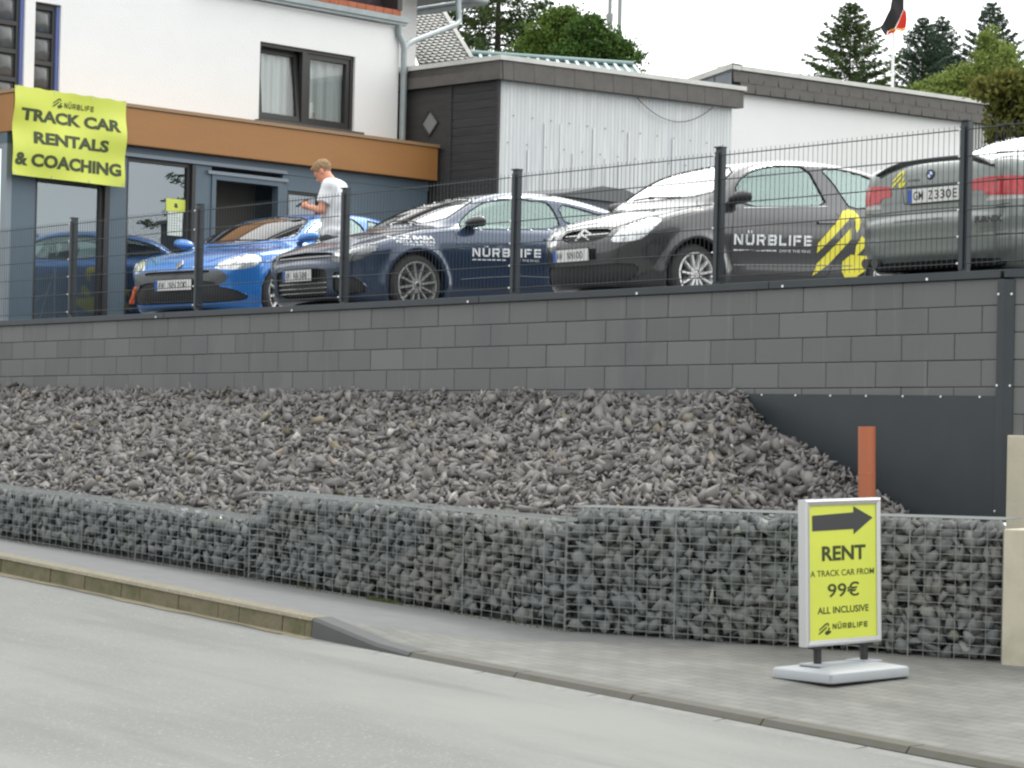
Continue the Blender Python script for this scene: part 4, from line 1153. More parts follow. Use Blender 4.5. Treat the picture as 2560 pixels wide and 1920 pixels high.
STEP = .0165
def car_shell(c):
    L_, W_, H_ = c['L'], c['W'], c['H']; h = STEP
    xs_ = np.arange(-.12, L_ + .12, h); ys_ = np.arange(-W_ - .08, W_ + .08, h); zs_ = np.arange(.05, H_ + .10, h)
    G = np.stack(np.meshgrid(xs_, zs_, indexing='ij'), -1).reshape(-1, 2)
    PL = sdf_poly(G, chaikin(c['low'], 3)).reshape(len(xs_), len(zs_)); PC = sdf_poly(G, chaikin(c['cab'], 3)).reshape(len(xs_), len(zs_))
    pl = c['plan']; full = pl + [(a, -b_) for a, b_ in pl[::-1] if b_ > 0]
    G2 = np.stack(np.meshgrid(xs_, ys_, indexing='ij'), -1).reshape(-1, 2)
    Q = sdf_poly(G2, chaikin(full, 3)).reshape(len(xs_), len(ys_))
    zi, wi = zip(*c['inset']); ins = np.interp(zs_, zi, wi)
    ins = np.convolve(np.pad(ins, 4, 'edge'), np.ones(9) / 9, 'valid')
    (zb, wb), (zt, wt) = c['hw']; hw_ = wb + (wt - wb) * (zs_ - zb) / (zt - zb)
    smid = c['smid']; f = np.empty((len(xs_), len(ys_), len(zs_)), np.float32)
    tap = c.get('taper', .05) * np.clip((xs_ - smid) / (L_ - smid), -1, 1) ** 2
    for j, y in enumerate(ys_):
        dz = c.get('crown', .05) * (y / W_) ** 2 / h
        k = int(dz); w_ = dz - k
        a = np.pad(PL, ((0, 0), (0, k + 2)), 'edge'); low = a[:, k:k + len(zs_)] * (1 - w_) + a[:, k + 1:k + 1 + len(zs_)] * w_
        low = smax(low, Q[:, j][:, None] + ins[None], c.get('kl', .07))
        sp = smid + (xs_ - smid) * (1 + c.get('curv', .10) * (y / W_) ** 2)
        fi = np.clip((sp - xs_[0]) / h, 0, len(xs_) - 2); i0 = fi.astype(int); ww = (fi - i0)[:, None]
        dz = c.get('crownc', .05) * (y / W_) ** 2 / h; k = int(dz); w_ = dz - k
        a = PC[i0] * (1 - ww) + PC[i0 + 1] * ww; a = np.pad(a, ((0, 0), (0, k + 2)), 'edge'); a = a[:, k:k + len(zs_)] * (1 - w_) + a[:, k + 1:k + 1 + len(zs_)] * w_
        cab = smax(a, abs(y) - hw_[None] + tap[:, None], c.get('kc', .10))
        g = smin(low, cab, c.get('kj', .05))
        for sh_ in c['hubs']:
            rr = np.hypot(xs_[:, None] - sh_, zs_[None] - c['rw'])
            if abs(y) > .5:
                g = g - c.get('flare', .022) * np.exp(-((rr - c['ra'] - .015) / .05) ** 2) * min(1, max(0, (abs(y) - .5) / .25))
            g = np.maximum(g, -np.maximum(rr - c['ra'], .48 - abs(y)))
        f[:, j, :] = g
    return surface_nets(f, (xs_[0], ys_[0], zs_[0]), h)

def quads_normals(V, F_):
    n_ = np.cross(V[F_[:, 2]] - V[F_[:, 0]], V[F_[:, 3]] - V[F_[:, 1]]); n_ /= np.linalg.norm(n_, axis=1)[:, None] + 1e-9
    vn = np.zeros_like(V)
    for k in range(4): np.add.at(vn, F_[:, k], n_)
    vn /= np.linalg.norm(vn, axis=1)[:, None] + 1e-9
    return n_, vn
PROJ = {'side': lambda P: P[:, [0, 2]], 'top': lambda P: P[:, [0, 1]], 'front': lambda P: P[:, [1, 2]], 'diag': lambda P: np.stack([P[:, 0] + np.abs(P[:, 1]), P[:, 2]], 1)}

TYRE = mat('tyre_rubber', (.030, .030, .030), .8, noise=[(30, (.045, .044, .042), .5, .7)])
RIMD = mat('dark_silver_rim', (.48, .48, .47), .35, .7)
RIMB = mat('bright_silver_rim', (.80, .80, .80), .3, .6)
DISC = mat('brake_disc', (.10, .10, .10), .5, .6)
CARGLASS = glass('car_glass', (.66, .78, .76), (.80, 1.0, .95), base=.16)
SCREEN = glass('windscreen', (.60, .72, .70), base=.28)
LINER = mat('cabin_lining', (.10, .10, .10), .9)
CABIN = mat('cabin_black', (.02, .02, .022), .8)
LENSW = mat('clear_headlight', (.75, .77, .78), .12, .55, noise=[(9, (.45, .47, .5), .5, .7)], coat=1)
LENSD = mat('dark_headlight', (.16, .17, .18), .15, .5, noise=[(14, (.5, .5, .48), .58, .72)], coat=1)
REDL = mat('red_tail_light', (.50, .012, .02), .12, coat=1, noise=[(7, (.65, .05, .06), .5, .7)])
REDP = mat('pale_red_tail_light', (.60, .10, .12), .12, coat=1)
CLEARL = mat('clear_strip', (.5, .46, .46), .15, coat=1)
PLATEW = mat('plate_white', (.72, .73, .72), .4)
PLATEB = mat('plate_blue', srgb(40, 90, 180), .4)
GRILLE = mat('black_grille', (.017, .017, .018), .5)
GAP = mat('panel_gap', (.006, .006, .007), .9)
SEAM = mat('soft_panel_gap', (.02, .021, .024), .8)
def paint(name, c, met=.25, rough=.28): return mat(name, c, rough, met, coat=1.0, noise=[(1.5, tuple(x * .92 for x in c), .4, .7)])

def wheel(parent, x, y, z, r_, rim, wd_, nsp, m, sw, name='wheel', side=-1, thick=1.):
    q = MB(); q.lathe([(.0, .03), (.13, .03), (.135, .05), (.135, .07)], (0, 0, 0), 'y', 32); q.lathe([(rim - .01, .10), (rim - .03, .06), (0, .06)], (0, 0, 0), 'y', 32)
    wo = q.build(name, DISC, parent, Matrix.Translation((x, y, z)) @ (Matrix.Identity(4) if side < 0 else Matrix.Rotation(math.pi, 4, 'Z')))
    q = MB(); h = wd_ / 2; c0 = h
    q.lathe([(rim, c0 - h + .012), (rim + .012, c0 - h), (r_ - .035, c0 - h), (r_ - .012, c0 - h + .018), (r_, c0 - h + .045), (r_, c0 + h - .045), (r_ - .012, c0 + h - .018), (r_ - .035, c0 + h), (rim, c0 + h)], (0, 0, 0), 'y', 56)
    q.build('tyre', TYRE, wo, smooth=True, sharp=35)
    q = MB(); q.lathe([(rim + .006, .0), (rim + .002, -.006), (rim - .010, -.004), (rim - .014, .012), (rim - .022, .03), (rim - .024, .16)], (0, 0, 0), 'y', 56)
    for i in range(nsp):
        a = 2 * math.pi * (i + .25) / nsp
        for (r0, r1, w0, w1, y0, y1) in ((.045, rim - .012, sw * 1.25, sw, .012, .004),):
            ca, sa = math.cos(a), math.sin(a)
            vs = []
            for rr, ww, yy in ((r0, w0, y0), (r1, w1, y1)):
                for du, dy in ((-ww, .0), (-ww * .55, -.010 * thick), (ww * .55, -.010 * thick), (ww, .0), (ww, .022), (-ww, .022)):
                    vs.append((rr * ca - du * sa, yy + dy, rr * sa + du * ca))
            q.add(vs, [(j, (j + 1) % 6, (j + 1) % 6 + 6, j + 6) for j in range(6)])
    q.lathe([(0, -.006), (.028, -.008), (.034, -.004), (.036, .004), (.060, .004), (.066, .012), (.066, .03)], (0, 0, 0), 'y', 32)
    for i in range(5): a = 2 * math.pi * i / 5 + .3; q.lathe([(0, -.004), (.008, -.004), (.009, .006)], (.050 * math.cos(a), 0, .050 * math.sin(a)), 'y', 8)
    q.build('rim', m, wo, smooth=True, sharp=35)
    q = MB(); q.lathe([(0, -.0095), (.024, -.0095), (.025, -.005)], (0, 0, 0), 'y', 20); q.build('hub_cap', BLACK if m is RIMD else RIMD, wo)
    return wo

def make_car(c):
    t = thing(c['name'], c['label'], 'car', c['frame'], 'track cars parked along the fence')
    V, F_ = car_shell(c)
    fn, vn = quads_normals(V, F_)
    bvh0 = BVHTree.FromPolygons([tuple(v) for v in V], [tuple(map(int, f)) for f in F_])
    fc = V[F_].mean(1)
    part_of = np.zeros(len(F_), int)
    feats = c['feats']
    for k, ft in enumerate(feats):                    # snap the mesh to each outline, then cut it out
        poly = chaikin(ft['poly'], ft.get('rnd', 2)); P2 = PROJ[ft['proj']](V); cond = ft['cond'](V, vn)
        near, d = near_poly(P2, poly); m_ = cond & (d < .55 * STEP)
        dl = near - P2; pr = ft['proj']
        if pr == 'side': V[m_, 0] += dl[m_, 0]; V[m_, 2] += dl[m_, 1]
        elif pr == 'front': V[m_, 1] += dl[m_, 0]; V[m_, 2] += dl[m_, 1]
        elif pr == 'top': V[m_, 0] += dl[m_, 0]; V[m_, 1] += dl[m_, 1]
        else: V[m_, 0] += dl[m_, 0] * .5; V[m_, 1] += dl[m_, 0] * .5 * np.sign(V[m_, 1]); V[m_, 2] += dl[m_, 1]
    fn, vn = quads_normals(V, F_); fc = V[F_].mean(1)
    for k, ft in enumerate(feats):
        poly = chaikin(ft['poly'], ft.get('rnd', 2)); ok = ft['cond'](fc, fn) & in_poly(PROJ[ft['proj']](fc), poly) & (part_of == 0); part_of[ok] = k + 1
    def sub(mask, off=0., keep_n=None):
        f_ = F_[mask]; u, inv = np.unique(f_, return_inverse=True)
        return V[u] - vn[u] * off, inv.reshape(f_.shape).astype(np.int32)
    v, f_ = sub(part_of == 0); me = new_mesh('body', v, f_, True); me.set_sharp_from_angle(angle=R(38))
    # two-tone areas stay on the body as a second material
    body = link('body', me, c['paint'], t)
    for k, ft in enumerate(feats):
        msk = part_of == k + 1
        sides = ft.get('sides', False)
        for sgn in ((-1, 1) if sides else (0,)):
            mk_ = msk & (np.sign(fc[:, 1]) == sgn) if sides else msk
            if mk_.sum() < 3: continue
            v, f_ = sub(mk_, ft.get('off', .004)); me = new_mesh(ft['name'], v, f_, True); link(ft['name'], me, ft['mat'], t)
    # lining inside the glasshouse and a dark tub with seats
    msk = (part_of == 0) & (fc[:, 2] > c['belt'] + .02) & (fc[:, 0] > c['cab0']) & (fc[:, 0] < c['cab1'])
    v, f_ = sub(msk, .022); link('lining', new_mesh('lining', v, f_[:, ::-1].copy(), True), LINER, t)
    q = MB(); x0, x1, w_, zz = c['cab0'] + .25, c['cab1'] - .25, c['hw'][0][1] - .08, c['belt'] - .05
    q.box(x0, x1, -w_, w_, .3, zz); q.box(x0 - .12, x0 + .28, -w_, w_, zz - .1, zz + .02)
    for sy_ in (-.36, .36):
        sx_ = c['seat']
        q.prism([(sx_, zz - .05), (sx_ + .18, zz + .26), (sx_ + .26, zz + .26), (sx_ + .16, zz - .05)], sy_ - .21, sy_ + .21); q.prism([(sx_ + .16, zz + .26), (sx_ + .21, zz + .40), (sx_ + .29, zz + .40), (sx_ + .27, zz + .26)], sy_ - .12, sy_ + .12)
    q.tube([(c['seat'] - .36 + .04 * math.cos(a), -.36 + .17 * math.cos(a), zz + .12 + .16 * math.sin(a)) for a in [i * math.pi / 8 for i in range(16)]], .014, 6, closed=True)
    q.build('interior', CABIN, t)
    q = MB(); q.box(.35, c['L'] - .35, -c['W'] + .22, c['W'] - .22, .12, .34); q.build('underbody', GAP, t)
    # wheels
    for i, x in enumerate(c['hubs']):
        for sd_ in (-1, 1): wheel(t, x, sd_ * c['trk'], c['rw'], c['rw'], c['rim'], .20, c['nsp'], c['rimmat'], c['spw'], side=sd_, thick=c.get('spt', 1.))
    # helpers bound to this car's surface
    def hit(p, d):
        r_ = bvh0.ray_cast(Vector(p), Vector(d)); return r_[0], r_[1]
    def on_side(x, z, sgn=-1, off=.004):
        p, n_ = hit((x, sgn * 3, z), (0, -sgn, 0))
        return None if p is None else p + n_ * off
    def on_front(y, z, off=.004):
        p, n_ = hit((-2, y, z), (1, 0, 0))
        return None if p is None else p + n_ * off
    def on_top(x, y, off=.004):
        p, n_ = hit((x, y, 4), (0, 0, -1))
        return None if p is None else p + n_ * off
    def line(fn_, pts, r_, name, m, dense=.03, closed=False):
        path = []
        pp_ = list(pts) + ([pts[0]] if closed else [])
        for (a, b_), (a2, b2) in zip(pp_, pp_[1:]):
            k = max(1, int(math.hypot(a2 - a, b2 - b_) / dense))
            for i in range(k): path.append((a + (a2 - a) * i / k, b_ + (b2 - b_) * i / k))
        if not closed: path.append(pp_[-1])
        p3 = [fn_(*p) for p in path]; p3 = [p for p in p3 if p is not None]
        if len(p3) < 2: return None
        m_ = MB(); m_.tube(p3, r_, 6, closed=closed); return m_.build(name, m, t, smooth=True, fix=False)
    for ft in feats:                                   # rubber trim round the glass and lamps
        if ft.get('trim') is None: continue
        poly = [tuple(p) for p in chaikin(ft['poly'], ft.get('rnd', 2))]
        if ft['proj'] == 'side':
            for sg in (-1, 1): line(lambda a, b_: on_side(a, b_, sg, .001), poly, ft['trim'], 'window_seal' if 'window' in ft['name'] else 'lamp_seal', GAP, closed=True)
        elif ft['proj'] == 'front': line(lambda a, b_: on_front(a, b_, .001), poly, ft['trim'], 'screen_seal', GAP, closed=True)
    for pts in c.get('gaps_side', []):
        for sg in (-1, 1): line(lambda a, b_: on_side(a, b_, sg, .0), pts, .0035, 'panel_gap', SEAM)
    for pts in c.get('gaps_front', []): line(lambda a, b_: on_front(a, b_, .0), pts, .0035, 'panel_gap', SEAM)
    for pts in c.get('gaps_top', []):
        for sg in (1, -1): line(lambda a, b_: on_top(a, sg * b_, .0), pts, .0035, 'panel_gap', SEAM)
    # door mirrors
    for sg in (-1, 1):
        mx, mz, my = c['mirror']
        bm = bmesh.new(); bmesh.ops.create_icosphere(bm, subdivisions=3, radius=1)
        for v_ in bm.verts:
            p = v_.co; p.x = (p.x * .125 if p.x < 0 else p.x * .055); p.z = p.z * (.068 if p.z > 0 else .052); p.y *= .13
            p.z += .018 * (p.y / .12) * -sg * -1
        bm.transform(Matrix.Translation((mx, sg * (my + .10), mz)))
        me = D.meshes.new('side_mirror'); bm.to_mesh(me); bm.free(); me.polygons.foreach_set('use_smooth', np.ones(len(me.polygons), dtype=bool))
        mo = link('side_mirror', me, c['mirmat'], t)
        q = MB(); q.bar((mx - .02, sg * (my - .06), mz - .06), (mx - .01, sg * (my + .05), mz - .03), .06, .035); q.build('mirror_arm', BLACK, mo, bevel=.006)
        q = MB(); q.lathe([(0, .0), (.085, .001), (.09, .004)], (0, 0, 0), 'y', 20); mg_ = q.build('mirror_glass', CHROME, mo, Matrix.Translation((mx + .05, sg * (my + .10), mz)) @ Matrix.Rotation(-math.pi / 2, 4, 'Z') @ Matrix.Diagonal((1, 1, .5, 1)))
    return t, body, on_side, on_front, on_top, line

def lamp_inner(t, fn_, spots, m=None):
    """round reflectors just under the lens: (s, z, radius) seen from the side, or through fn_"""
    for a, b_, r_ in spots:
        for sg in (-1, 1):
            p = fn_(a * sg, b_, .003)
            if p is None: continue
            q = MB(); q.lathe([(r_ * .72, -.002), (r_ * .86, -.006), (r_, -.002)], (0, 0, 0), 'y', 20); q.lathe([(0, .001), (r_ * .72, -.001)], (0, 0, 0), 'y', 20)
            q.build('lamp_reflector', m or RIMD, t, Matrix.Translation(p) @ Matrix.Rotation(-math.pi / 2 + sg * -.55, 4, 'Z') @ Matrix.Rotation(R(-28), 4, 'X'), smooth=True)
def plate(t, on_front, y0, z0, text, w_=.52, h=.112, tilt=0, s=None, rear=False):
    """German number plate across the nose; y grows to the car's other side"""
    p = on_front(-y0, z0, .0) if s is None else Vector((s, -y0, z0))
    fr = Matrix.Translation((p.x - .014, -y0, z0)) @ Matrix.Rotation(-math.pi / 2, 4, 'Z') @ Matrix.Rotation(R(tilt), 4, 'X')
    q = MB(); q.box(-w_ / 2, w_ / 2, -.004, .004, -h / 2, h / 2); po = q.build('licence_plate', PLATEW, t, fr, bevel=.002)
    q = MB(); q.box(-w_ / 2 - .008, w_ / 2 + .008, -.001, .009, -h / 2 - .008, h / 2 + .008); q.build('plate_holder', BLACK, po)
    q = MB(); q.quad((-w_ / 2 + .002, -.0050, -h / 2 + .002), (-w_ / 2 + .044, -.0050, -h / 2 + .002), (-w_ / 2 + .044, -.0050, h / 2 - .002), (-w_ / 2 + .002, -.0050, h / 2 - .002)); q.build('plate_band', PLATEB, po, fix=False)
    for txt, a, b_ in text: letter(po, text_geo(txt, .01), BLACK, -w_ / 2 + a * w_, -w_ / 2 + b_ * w_, -h * .31, h * .31, -.0052)
    return po

def cframe(o, ang):
    nnv = Vector((.0, 0, 1))
    # the yard tilts a little: 4.5 % up away from the wall, 1 % up to the right
    l_, n_ = Vector((-math.sin(TH), math.cos(TH), -.010)), Vector((math.cos(TH), math.sin(TH), .045))
    nnv = n_.cross(l_).normalized()
    if nnv.z < 0: nnv = -nnv
    a = Vector((math.cos(ang), math.sin(ang), 0)); a.z = -(nnv.x * a.x + nnv.y * a.y) / nnv.z; a.normalize()
    b_ = nnv.cross(a)
    m = Matrix.Identity(4)
    for i in range(3): m[i][0], m[i][1], m[i][2], m[i][3] = a[i], b_[i], nnv[i], o[i]
    return m
SIDE = lambda zmin=0, zmax=9: (lambda P, n_: (np.abs(n_[:, 1]) > .35) & (P[:, 2] > zmin) & (P[:, 2] < zmax) & (np.abs(P[:, 1]) > .3))
FRONT = lambda s1, n0=.2: (lambda P, n_: (n_[:, 0] < -n0) & (P[:, 0] < s1))
SCRN = lambda s0, s1: (lambda P, n_: (n_[:, 0] < -.12) & (P[:, 0] > s0) & (P[:, 0] < s1))
REARW = lambda s0: (lambda P, n_: (n_[:, 0] > .1) & (P[:, 0] > s0) & (n_[:, 2] > .1))
CORN = lambda s1: (lambda P, n_: (P[:, 0] < s1) & ((n_[:, 0] < -.05) | (np.abs(n_[:, 1]) > .3)))
mir = lambda pts: pts + [(-a, b_) for a, b_ in pts[::-1]]

def decal(t, fn_, geo, m, x0, x1, z0, z1, name='lettering'):
    v, f_ = geo; pts = []
    for q in v:
        p = fn_(x0 + q[0] * (x1 - x0), z0 + q[1] * (z1 - z0), .0045 + (q[2] if len(q) > 2 else 0))
        pts.append(p if p is not None else Vector((x0, 0, z0)))
    return link(name, new_mesh(name, pts, f_), m, t)
def rect_decal(t, fn_, m, x0, x1, z0, z1, name, n=10):
    v, f_ = [], []
    for i in range(n + 1): v += [(i / n, 0), (i / n, 1)]
    for i in range(n): f_.append((2 * i, 2 * i + 2, 2 * i + 3, 2 * i + 1))
    return decal(t, fn_, (np.array(v, float), f_), m, x0, x1, z0, z1, name)

# ---- dark blue coupe
SCI = dict(name='blue_coupe', label='dark blue coupe with white lettering on its door, parked nose to the fence', frame=cframe((-2.187, 24.474, 2.637), .665),
    L=4.55, W=.90, H=1.35, paint=paint('dark_blue_paint', (.022, .044, .092), .35), belt=.90, cab0=1.05, cab1=4.2, seat=2.35, smid=2.4, trk=.865,
    low=[(.05, .20), (.0, .30), (-.01, .44), (-.025, .50), (-.025, .53), (.0, .56), (.06, .58), (.065, .63), (.10, .665), (.2, .715), (.42, .79), (.8, .885), (1.2, .96), (1.6, .96), (2.8, .935), (3.9, .96), (4.35, .95), (4.5, .8), (4.53, .5), (4.45, .25), (4.1, .17), (2.3, .16), (.35, .155)],
    cab=[(1.0, .85), (1.12, .93), (1.55, 1.13), (1.95, 1.275), (2.3, 1.335), (2.7, 1.342), (3.1, 1.315), (3.6, 1.22), (4.1, 1.07), (4.4, .93), (4.3, .8), (1.0, .8)],
    plan=[(0, 0), (0, .42), (.03, .60), (.12, .74), (.30, .84), (.7, .885), (1.5, .895), (2.6, .895), (3.8, .88), (4.35, .80), (4.53, .6), (4.55, 0)],
    inset=[(.15, .07), (.26, .03), (.40, .028), (.52, .022), (.62, .0), (.74, .0), (.80, .02), (.9, .06), (1.0, .10)], hw=((.92, .80), (1.32, .56)), hubs=(.87, 3.62), rw=.315, ra=.355, rim=.236, nsp=12, rimmat=RIMD, spw=.011, spt=1.2, mirror=(1.62, .965, .80), mirmat=mat('mirror_cap_dark', (.03, .03, .034), .35, coat=.6),
    kl=.075, crown=.055, flare=.026,
    gaps_side=[[(1.37, .86), (1.36, .6), (1.42, .30), (2.70, .27), (2.83, .5), (2.86, .92)], [(.62, .80), (1.05, .845), (1.37, .87)], [(1.30, .30), (2.5, .30)]], gaps_front=[], gaps_top=[[(.30, .56), (.7, .69), (1.2, .75)]])
SCI['feats'] = [
    dict(name='windscreen', proj='front', poly=mir([(.0, .965), (.66, .985), (.60, 1.12), (.50, 1.245), (.0, 1.285)]), cond=SCRN(1.02, 2.2), mat=SCREEN, off=.004, trim=.006, rnd=1),
    dict(name='side_window', proj='side', poly=[(1.47, .895), (1.47, .95), (1.64, 1.07), (1.89, 1.185), (2.05, 1.222), (2.3, 1.242), (2.67, 1.23), (2.80, 1.215), (2.84, 1.06), (2.82, .93), (2.16, .91)], cond=SIDE(.85), mat=CARGLASS, off=.006, trim=.006, rnd=1, sides=True),
    dict(name='side_window', proj='side', poly=[(2.90, 1.21), (3.2, 1.165), (3.62, 1.05), (3.5, .98), (2.92, .95)], cond=SIDE(.85), mat=CARGLASS, off=.006, trim=.006, rnd=1, sides=True),
    dict(name='rear_window', proj='top', poly=[(3.15, -.50), (3.15, .50), (4.1, .56), (4.1, -.56)], cond=REARW(3.0), mat=CARGLASS, off=.004, rnd=1),
    dict(name='headlight', proj='diag', poly=[(.55, .62), (.86, .69), (1.1, .725), (1.24, .725), (1.27, .69), (1.19, .64), (1.05, .57), (.86, .545), (.64, .55), (.56, .58)], cond=CORN(.75), mat=LENSD, off=.006, sides=True),
    dict(name='grille', proj='front', poly=mir([(.0, .595), (.44, .595), (.50, .62), (.50, .655), (.0, .672)]), cond=FRONT(.3), mat=GRILLE, off=.03, rnd=1),
    dict(name='lower_grille', proj='front', poly=mir([(0, .21), (.46, .21), (.46, .47), (.40, .49), (0, .49)]), cond=FRONT(.3), mat=GRILLE, off=.025, rnd=1),
    dict(name='fog_intake', proj='front', poly=[(.54, .225), (.78, .225), (.80, .30), (.75, .40), (.65, .45), (.55, .45)], cond=FRONT(.5, .1), mat=GRILLE, off=.02, rnd=1),
    dict(name='fog_intake', proj='front', poly=[(-.54, .225), (-.78, .225), (-.80, .30), (-.75, .40), (-.65, .45), (-.55, .45)], cond=FRONT(.5, .1), mat=GRILLE, off=.02, rnd=1)]
car, body, on_side, on_front, on_top, line = make_car(SCI)
plate(car, on_front, 0, .435, [('AW', .10, .26), ('NN', .38, .56), ('500', .60, .86)], s=.0)
decal(car, on_side, (NAME_V, NAME_F), WHITEVINYL, 1.56, 2.46, .612, .70)
for i in range(7): rect_decal(car, on_side, WHITEVINYL, 1.56 + i * .064, 1.56 + i * .064 + .05, .575, .588, 'stripe', 3)
decal(car, on_side, text_geo('DRIVE THE RING', .0), WHITEVINYL, 2.06, 2.44, .566, .592)
decal(car, on_side, text_geo('ALZ BABA', .06), WHITEVINYL, .60, 1.09, .775, .815); decal(car, on_side, text_geo('PECLA & BEKAS', .03), WHITEVINYL, .62, 1.09, .738, .765); decal(car, on_side, text_geo('+49 (0) 2691 93312', .01), WHITEVINYL, .68, 1.07, .708, .729)
for z in (.25, .30, .35): line(lambda a, b_: on_front(a, b_, -.012), [(-.44, z), (.44, z)], .006, 'grille_bar', RIMD)
line(lambda a, b_: on_front(a, b_, -.015), [(-.47, .625), (.47, .625)], .008, 'grille_bar', RIMD)
line(lambda a, b_: on_side(a, b_, -1, .002), [(1.42, .375), (1.8, .40), (2.2, .415), (2.7, .40)], .006, 'sill_crease', SCI['paint'])
for sg in (-1, 1): line(lambda a, b_: on_front(a, b_, .004), [(sg * .56, .405), (sg * .66, .405)], .012, 'daylight_lamp', LENSW)
q = MB(); q.tube([(1.16, -.55, .965), (1.30, -.1, 1.025), (1.32, .2, 1.03)], .008, 6); q.build('wiper', BLACK, car)
line(lambda a, b_: on_side(a, b_, -1, .004), [(2.52, .80), (2.72, .805)], .014, 'door_handle', SCI['paint'])

lamp_inner(car, on_front, [(.60, .635, .042), (.70, .645, .034)], CHROME)
# ---- dark grey hatchback
C2 = dict(name='grey_hatchback', label='dark grey hatchback with a yellow and white logo on its door beside the fence', frame=cframe((.617, 22.379, 2.702), .655),
    L=4.05, W=.85, H=1.46, paint=paint('dark_grey_paint', (.042, .042, .045), .35), belt=.95, cab0=.80, cab1=3.85, seat=2.05, smid=2.2, trk=.815,
    low=[(.06, .20), (.02, .28), (.0, .40), (.0, .50), (.02, .58), (.07, .68), (.16, .765), (.35, .85), (.65, .93), (.95, .985), (1.3, 1.0), (2.4, .985), (3.5, 1.0), (3.9, .97), (4.02, .78), (4.05, .5), (4.0, .28), (3.6, .18), (2.2, .17), (.4, .17)],
    cab=[(.74, .9), (.86, .985), (1.1, 1.13), (1.4, 1.295), (1.7, 1.39), (2.1, 1.44), (2.55, 1.447), (3.1, 1.41), (3.6, 1.31), (3.92, 1.0), (3.9, .85), (.74, .85)],
    plan=[(0, 0), (0, .34), (.03, .50), (.11, .65), (.27, .77), (.55, .83), (1.2, .845), (2.6, .845), (3.5, .83), (3.9, .74), (4.03, .5), (4.05, 0)],
    inset=[(.15, .07), (.28, .03), (.42, .03), (.52, .015), (.62, .0), (.76, .0), (.84, .02), (.95, .06), (1.05, .09)], hw=((.97, .775), (1.42, .56)), hubs=(.73, 3.28), rw=.29, ra=.335, rim=.205, nsp=11, rimmat=RIMB, spw=.013, spt=2.2, mirror=(1.26, 1.01, .78), mirmat=mat('mirror_cap_grey', (.035, .035, .036), .5),
    kl=.075, crown=.06, flare=.03,
    gaps_side=[[(1.22, .93), (1.14, .6), (1.20, .3), (2.42, .28), (2.62, .55), (2.58, .9)], [(.47, .81), (.83, .895), (.98, 1.0)]], gaps_front=[mir([(0, .80), (.25, .795), (.42, .77)])[:3]], gaps_top=[[(.10, .30), (.25, .50), (.5, .64), (.95, .72)]])
C2['feats'] = [
    dict(name='windscreen', proj='front', poly=mir([(.0, 1.03), (.64, 1.045), (.60, 1.17), (.50, 1.325), (.0, 1.385)]), cond=SCRN(.78, 1.95), mat=SCREEN, off=.004, trim=.006, rnd=1),
    dict(name='side_window', proj='side', poly=[(1.36, .935), (1.33, 1.10), (1.47, 1.215), (1.65, 1.295), (1.88, 1.345), (2.12, 1.362), (2.40, 1.358), (2.46, 1.12), (2.49, .975), (2.0, .95)], cond=SIDE(.9), mat=CARGLASS, off=.006, trim=.007, rnd=1, sides=True),
    dict(name='side_window', proj='side', poly=[(2.57, 1.352), (2.76, 1.355), (3.06, 1.33), (3.35, 1.25), (3.60, 1.11), (3.5, 1.02), (3.2, .985), (2.80, .945), (2.74, 1.08), (2.68, 1.22)], cond=SIDE(.9), mat=CARGLASS, off=.006, trim=.007, rnd=1, sides=True),
    dict(name='rear_window', proj='top', poly=[(3.45, -.48), (3.45, .48), (3.9, .58), (3.9, -.58)], cond=REARW(3.2), mat=CARGLASS, off=.004, rnd=1),
    dict(name='headlight', proj='diag', poly=[(.43, .60), (.48, .66), (.66, .765), (.92, .835), (1.07, .835), (1.15, .795), (1.02, .71), (.91, .62), (.7, .595)], cond=CORN(.7), mat=LENSW, off=.004, sides=True),
    dict(name='grille', proj='front', poly=mir([(0, .615), (.22, .62), (.34, .66), (.36, .70), (.30, .735), (0, .745)]), cond=FRONT(.4), mat=GRILLE, off=.03, rnd=2),
    dict(name='lower_grille', proj='front', poly=mir([(0, .225), (.5, .225), (.62, .26), (.66, .36), (.62, .405), (0, .40)]), cond=FRONT(.5, .1), mat=mat('black_bumper_insert', (.02, .02, .021), .6), off=.012, rnd=1)]
car, body, on_side, on_front, on_top, line = make_car(C2)
plate(car, on_front, -.10, .50, [('AW', .10, .27), ('NN', .40, .57), ('100', .60, .84)], s=.0)
decal(car, on_side, (NAME_V, NAME_F), WHITEVINYL, 1.19, 2.20, .575, .675)
for i in range(8): rect_decal(car, on_side, WHITEVINYL, 1.19 + i * .070, 1.19 + i * .070 + .058, .520, .532, 'stripe', 3)
decal(car, on_side, text_geo('DRIVE THE RING', .0), WHITEVINYL, 1.78, 2.20, .512, .538)
decal(car, on_side, MARK_GEO, YELLOW, 2.23, 3.01, .265, .945, 'logo')
line(lambda a, b_: on_front(a, b_, -.018), [(-.33, .665), (.33, .665)], .005, 'grille_bar', CHROME); line(lambda a, b_: on_front(a, b_, -.018), [(-.33, .70), (.33, .70)], .005, 'grille_bar', CHROME)
line(lambda a, b_: on_front(a, b_, .003), [(-.36, .745), (-.2, .757), (0, .762), (.2, .757), (.36, .745)], .007, 'grille_trim', CHROME)
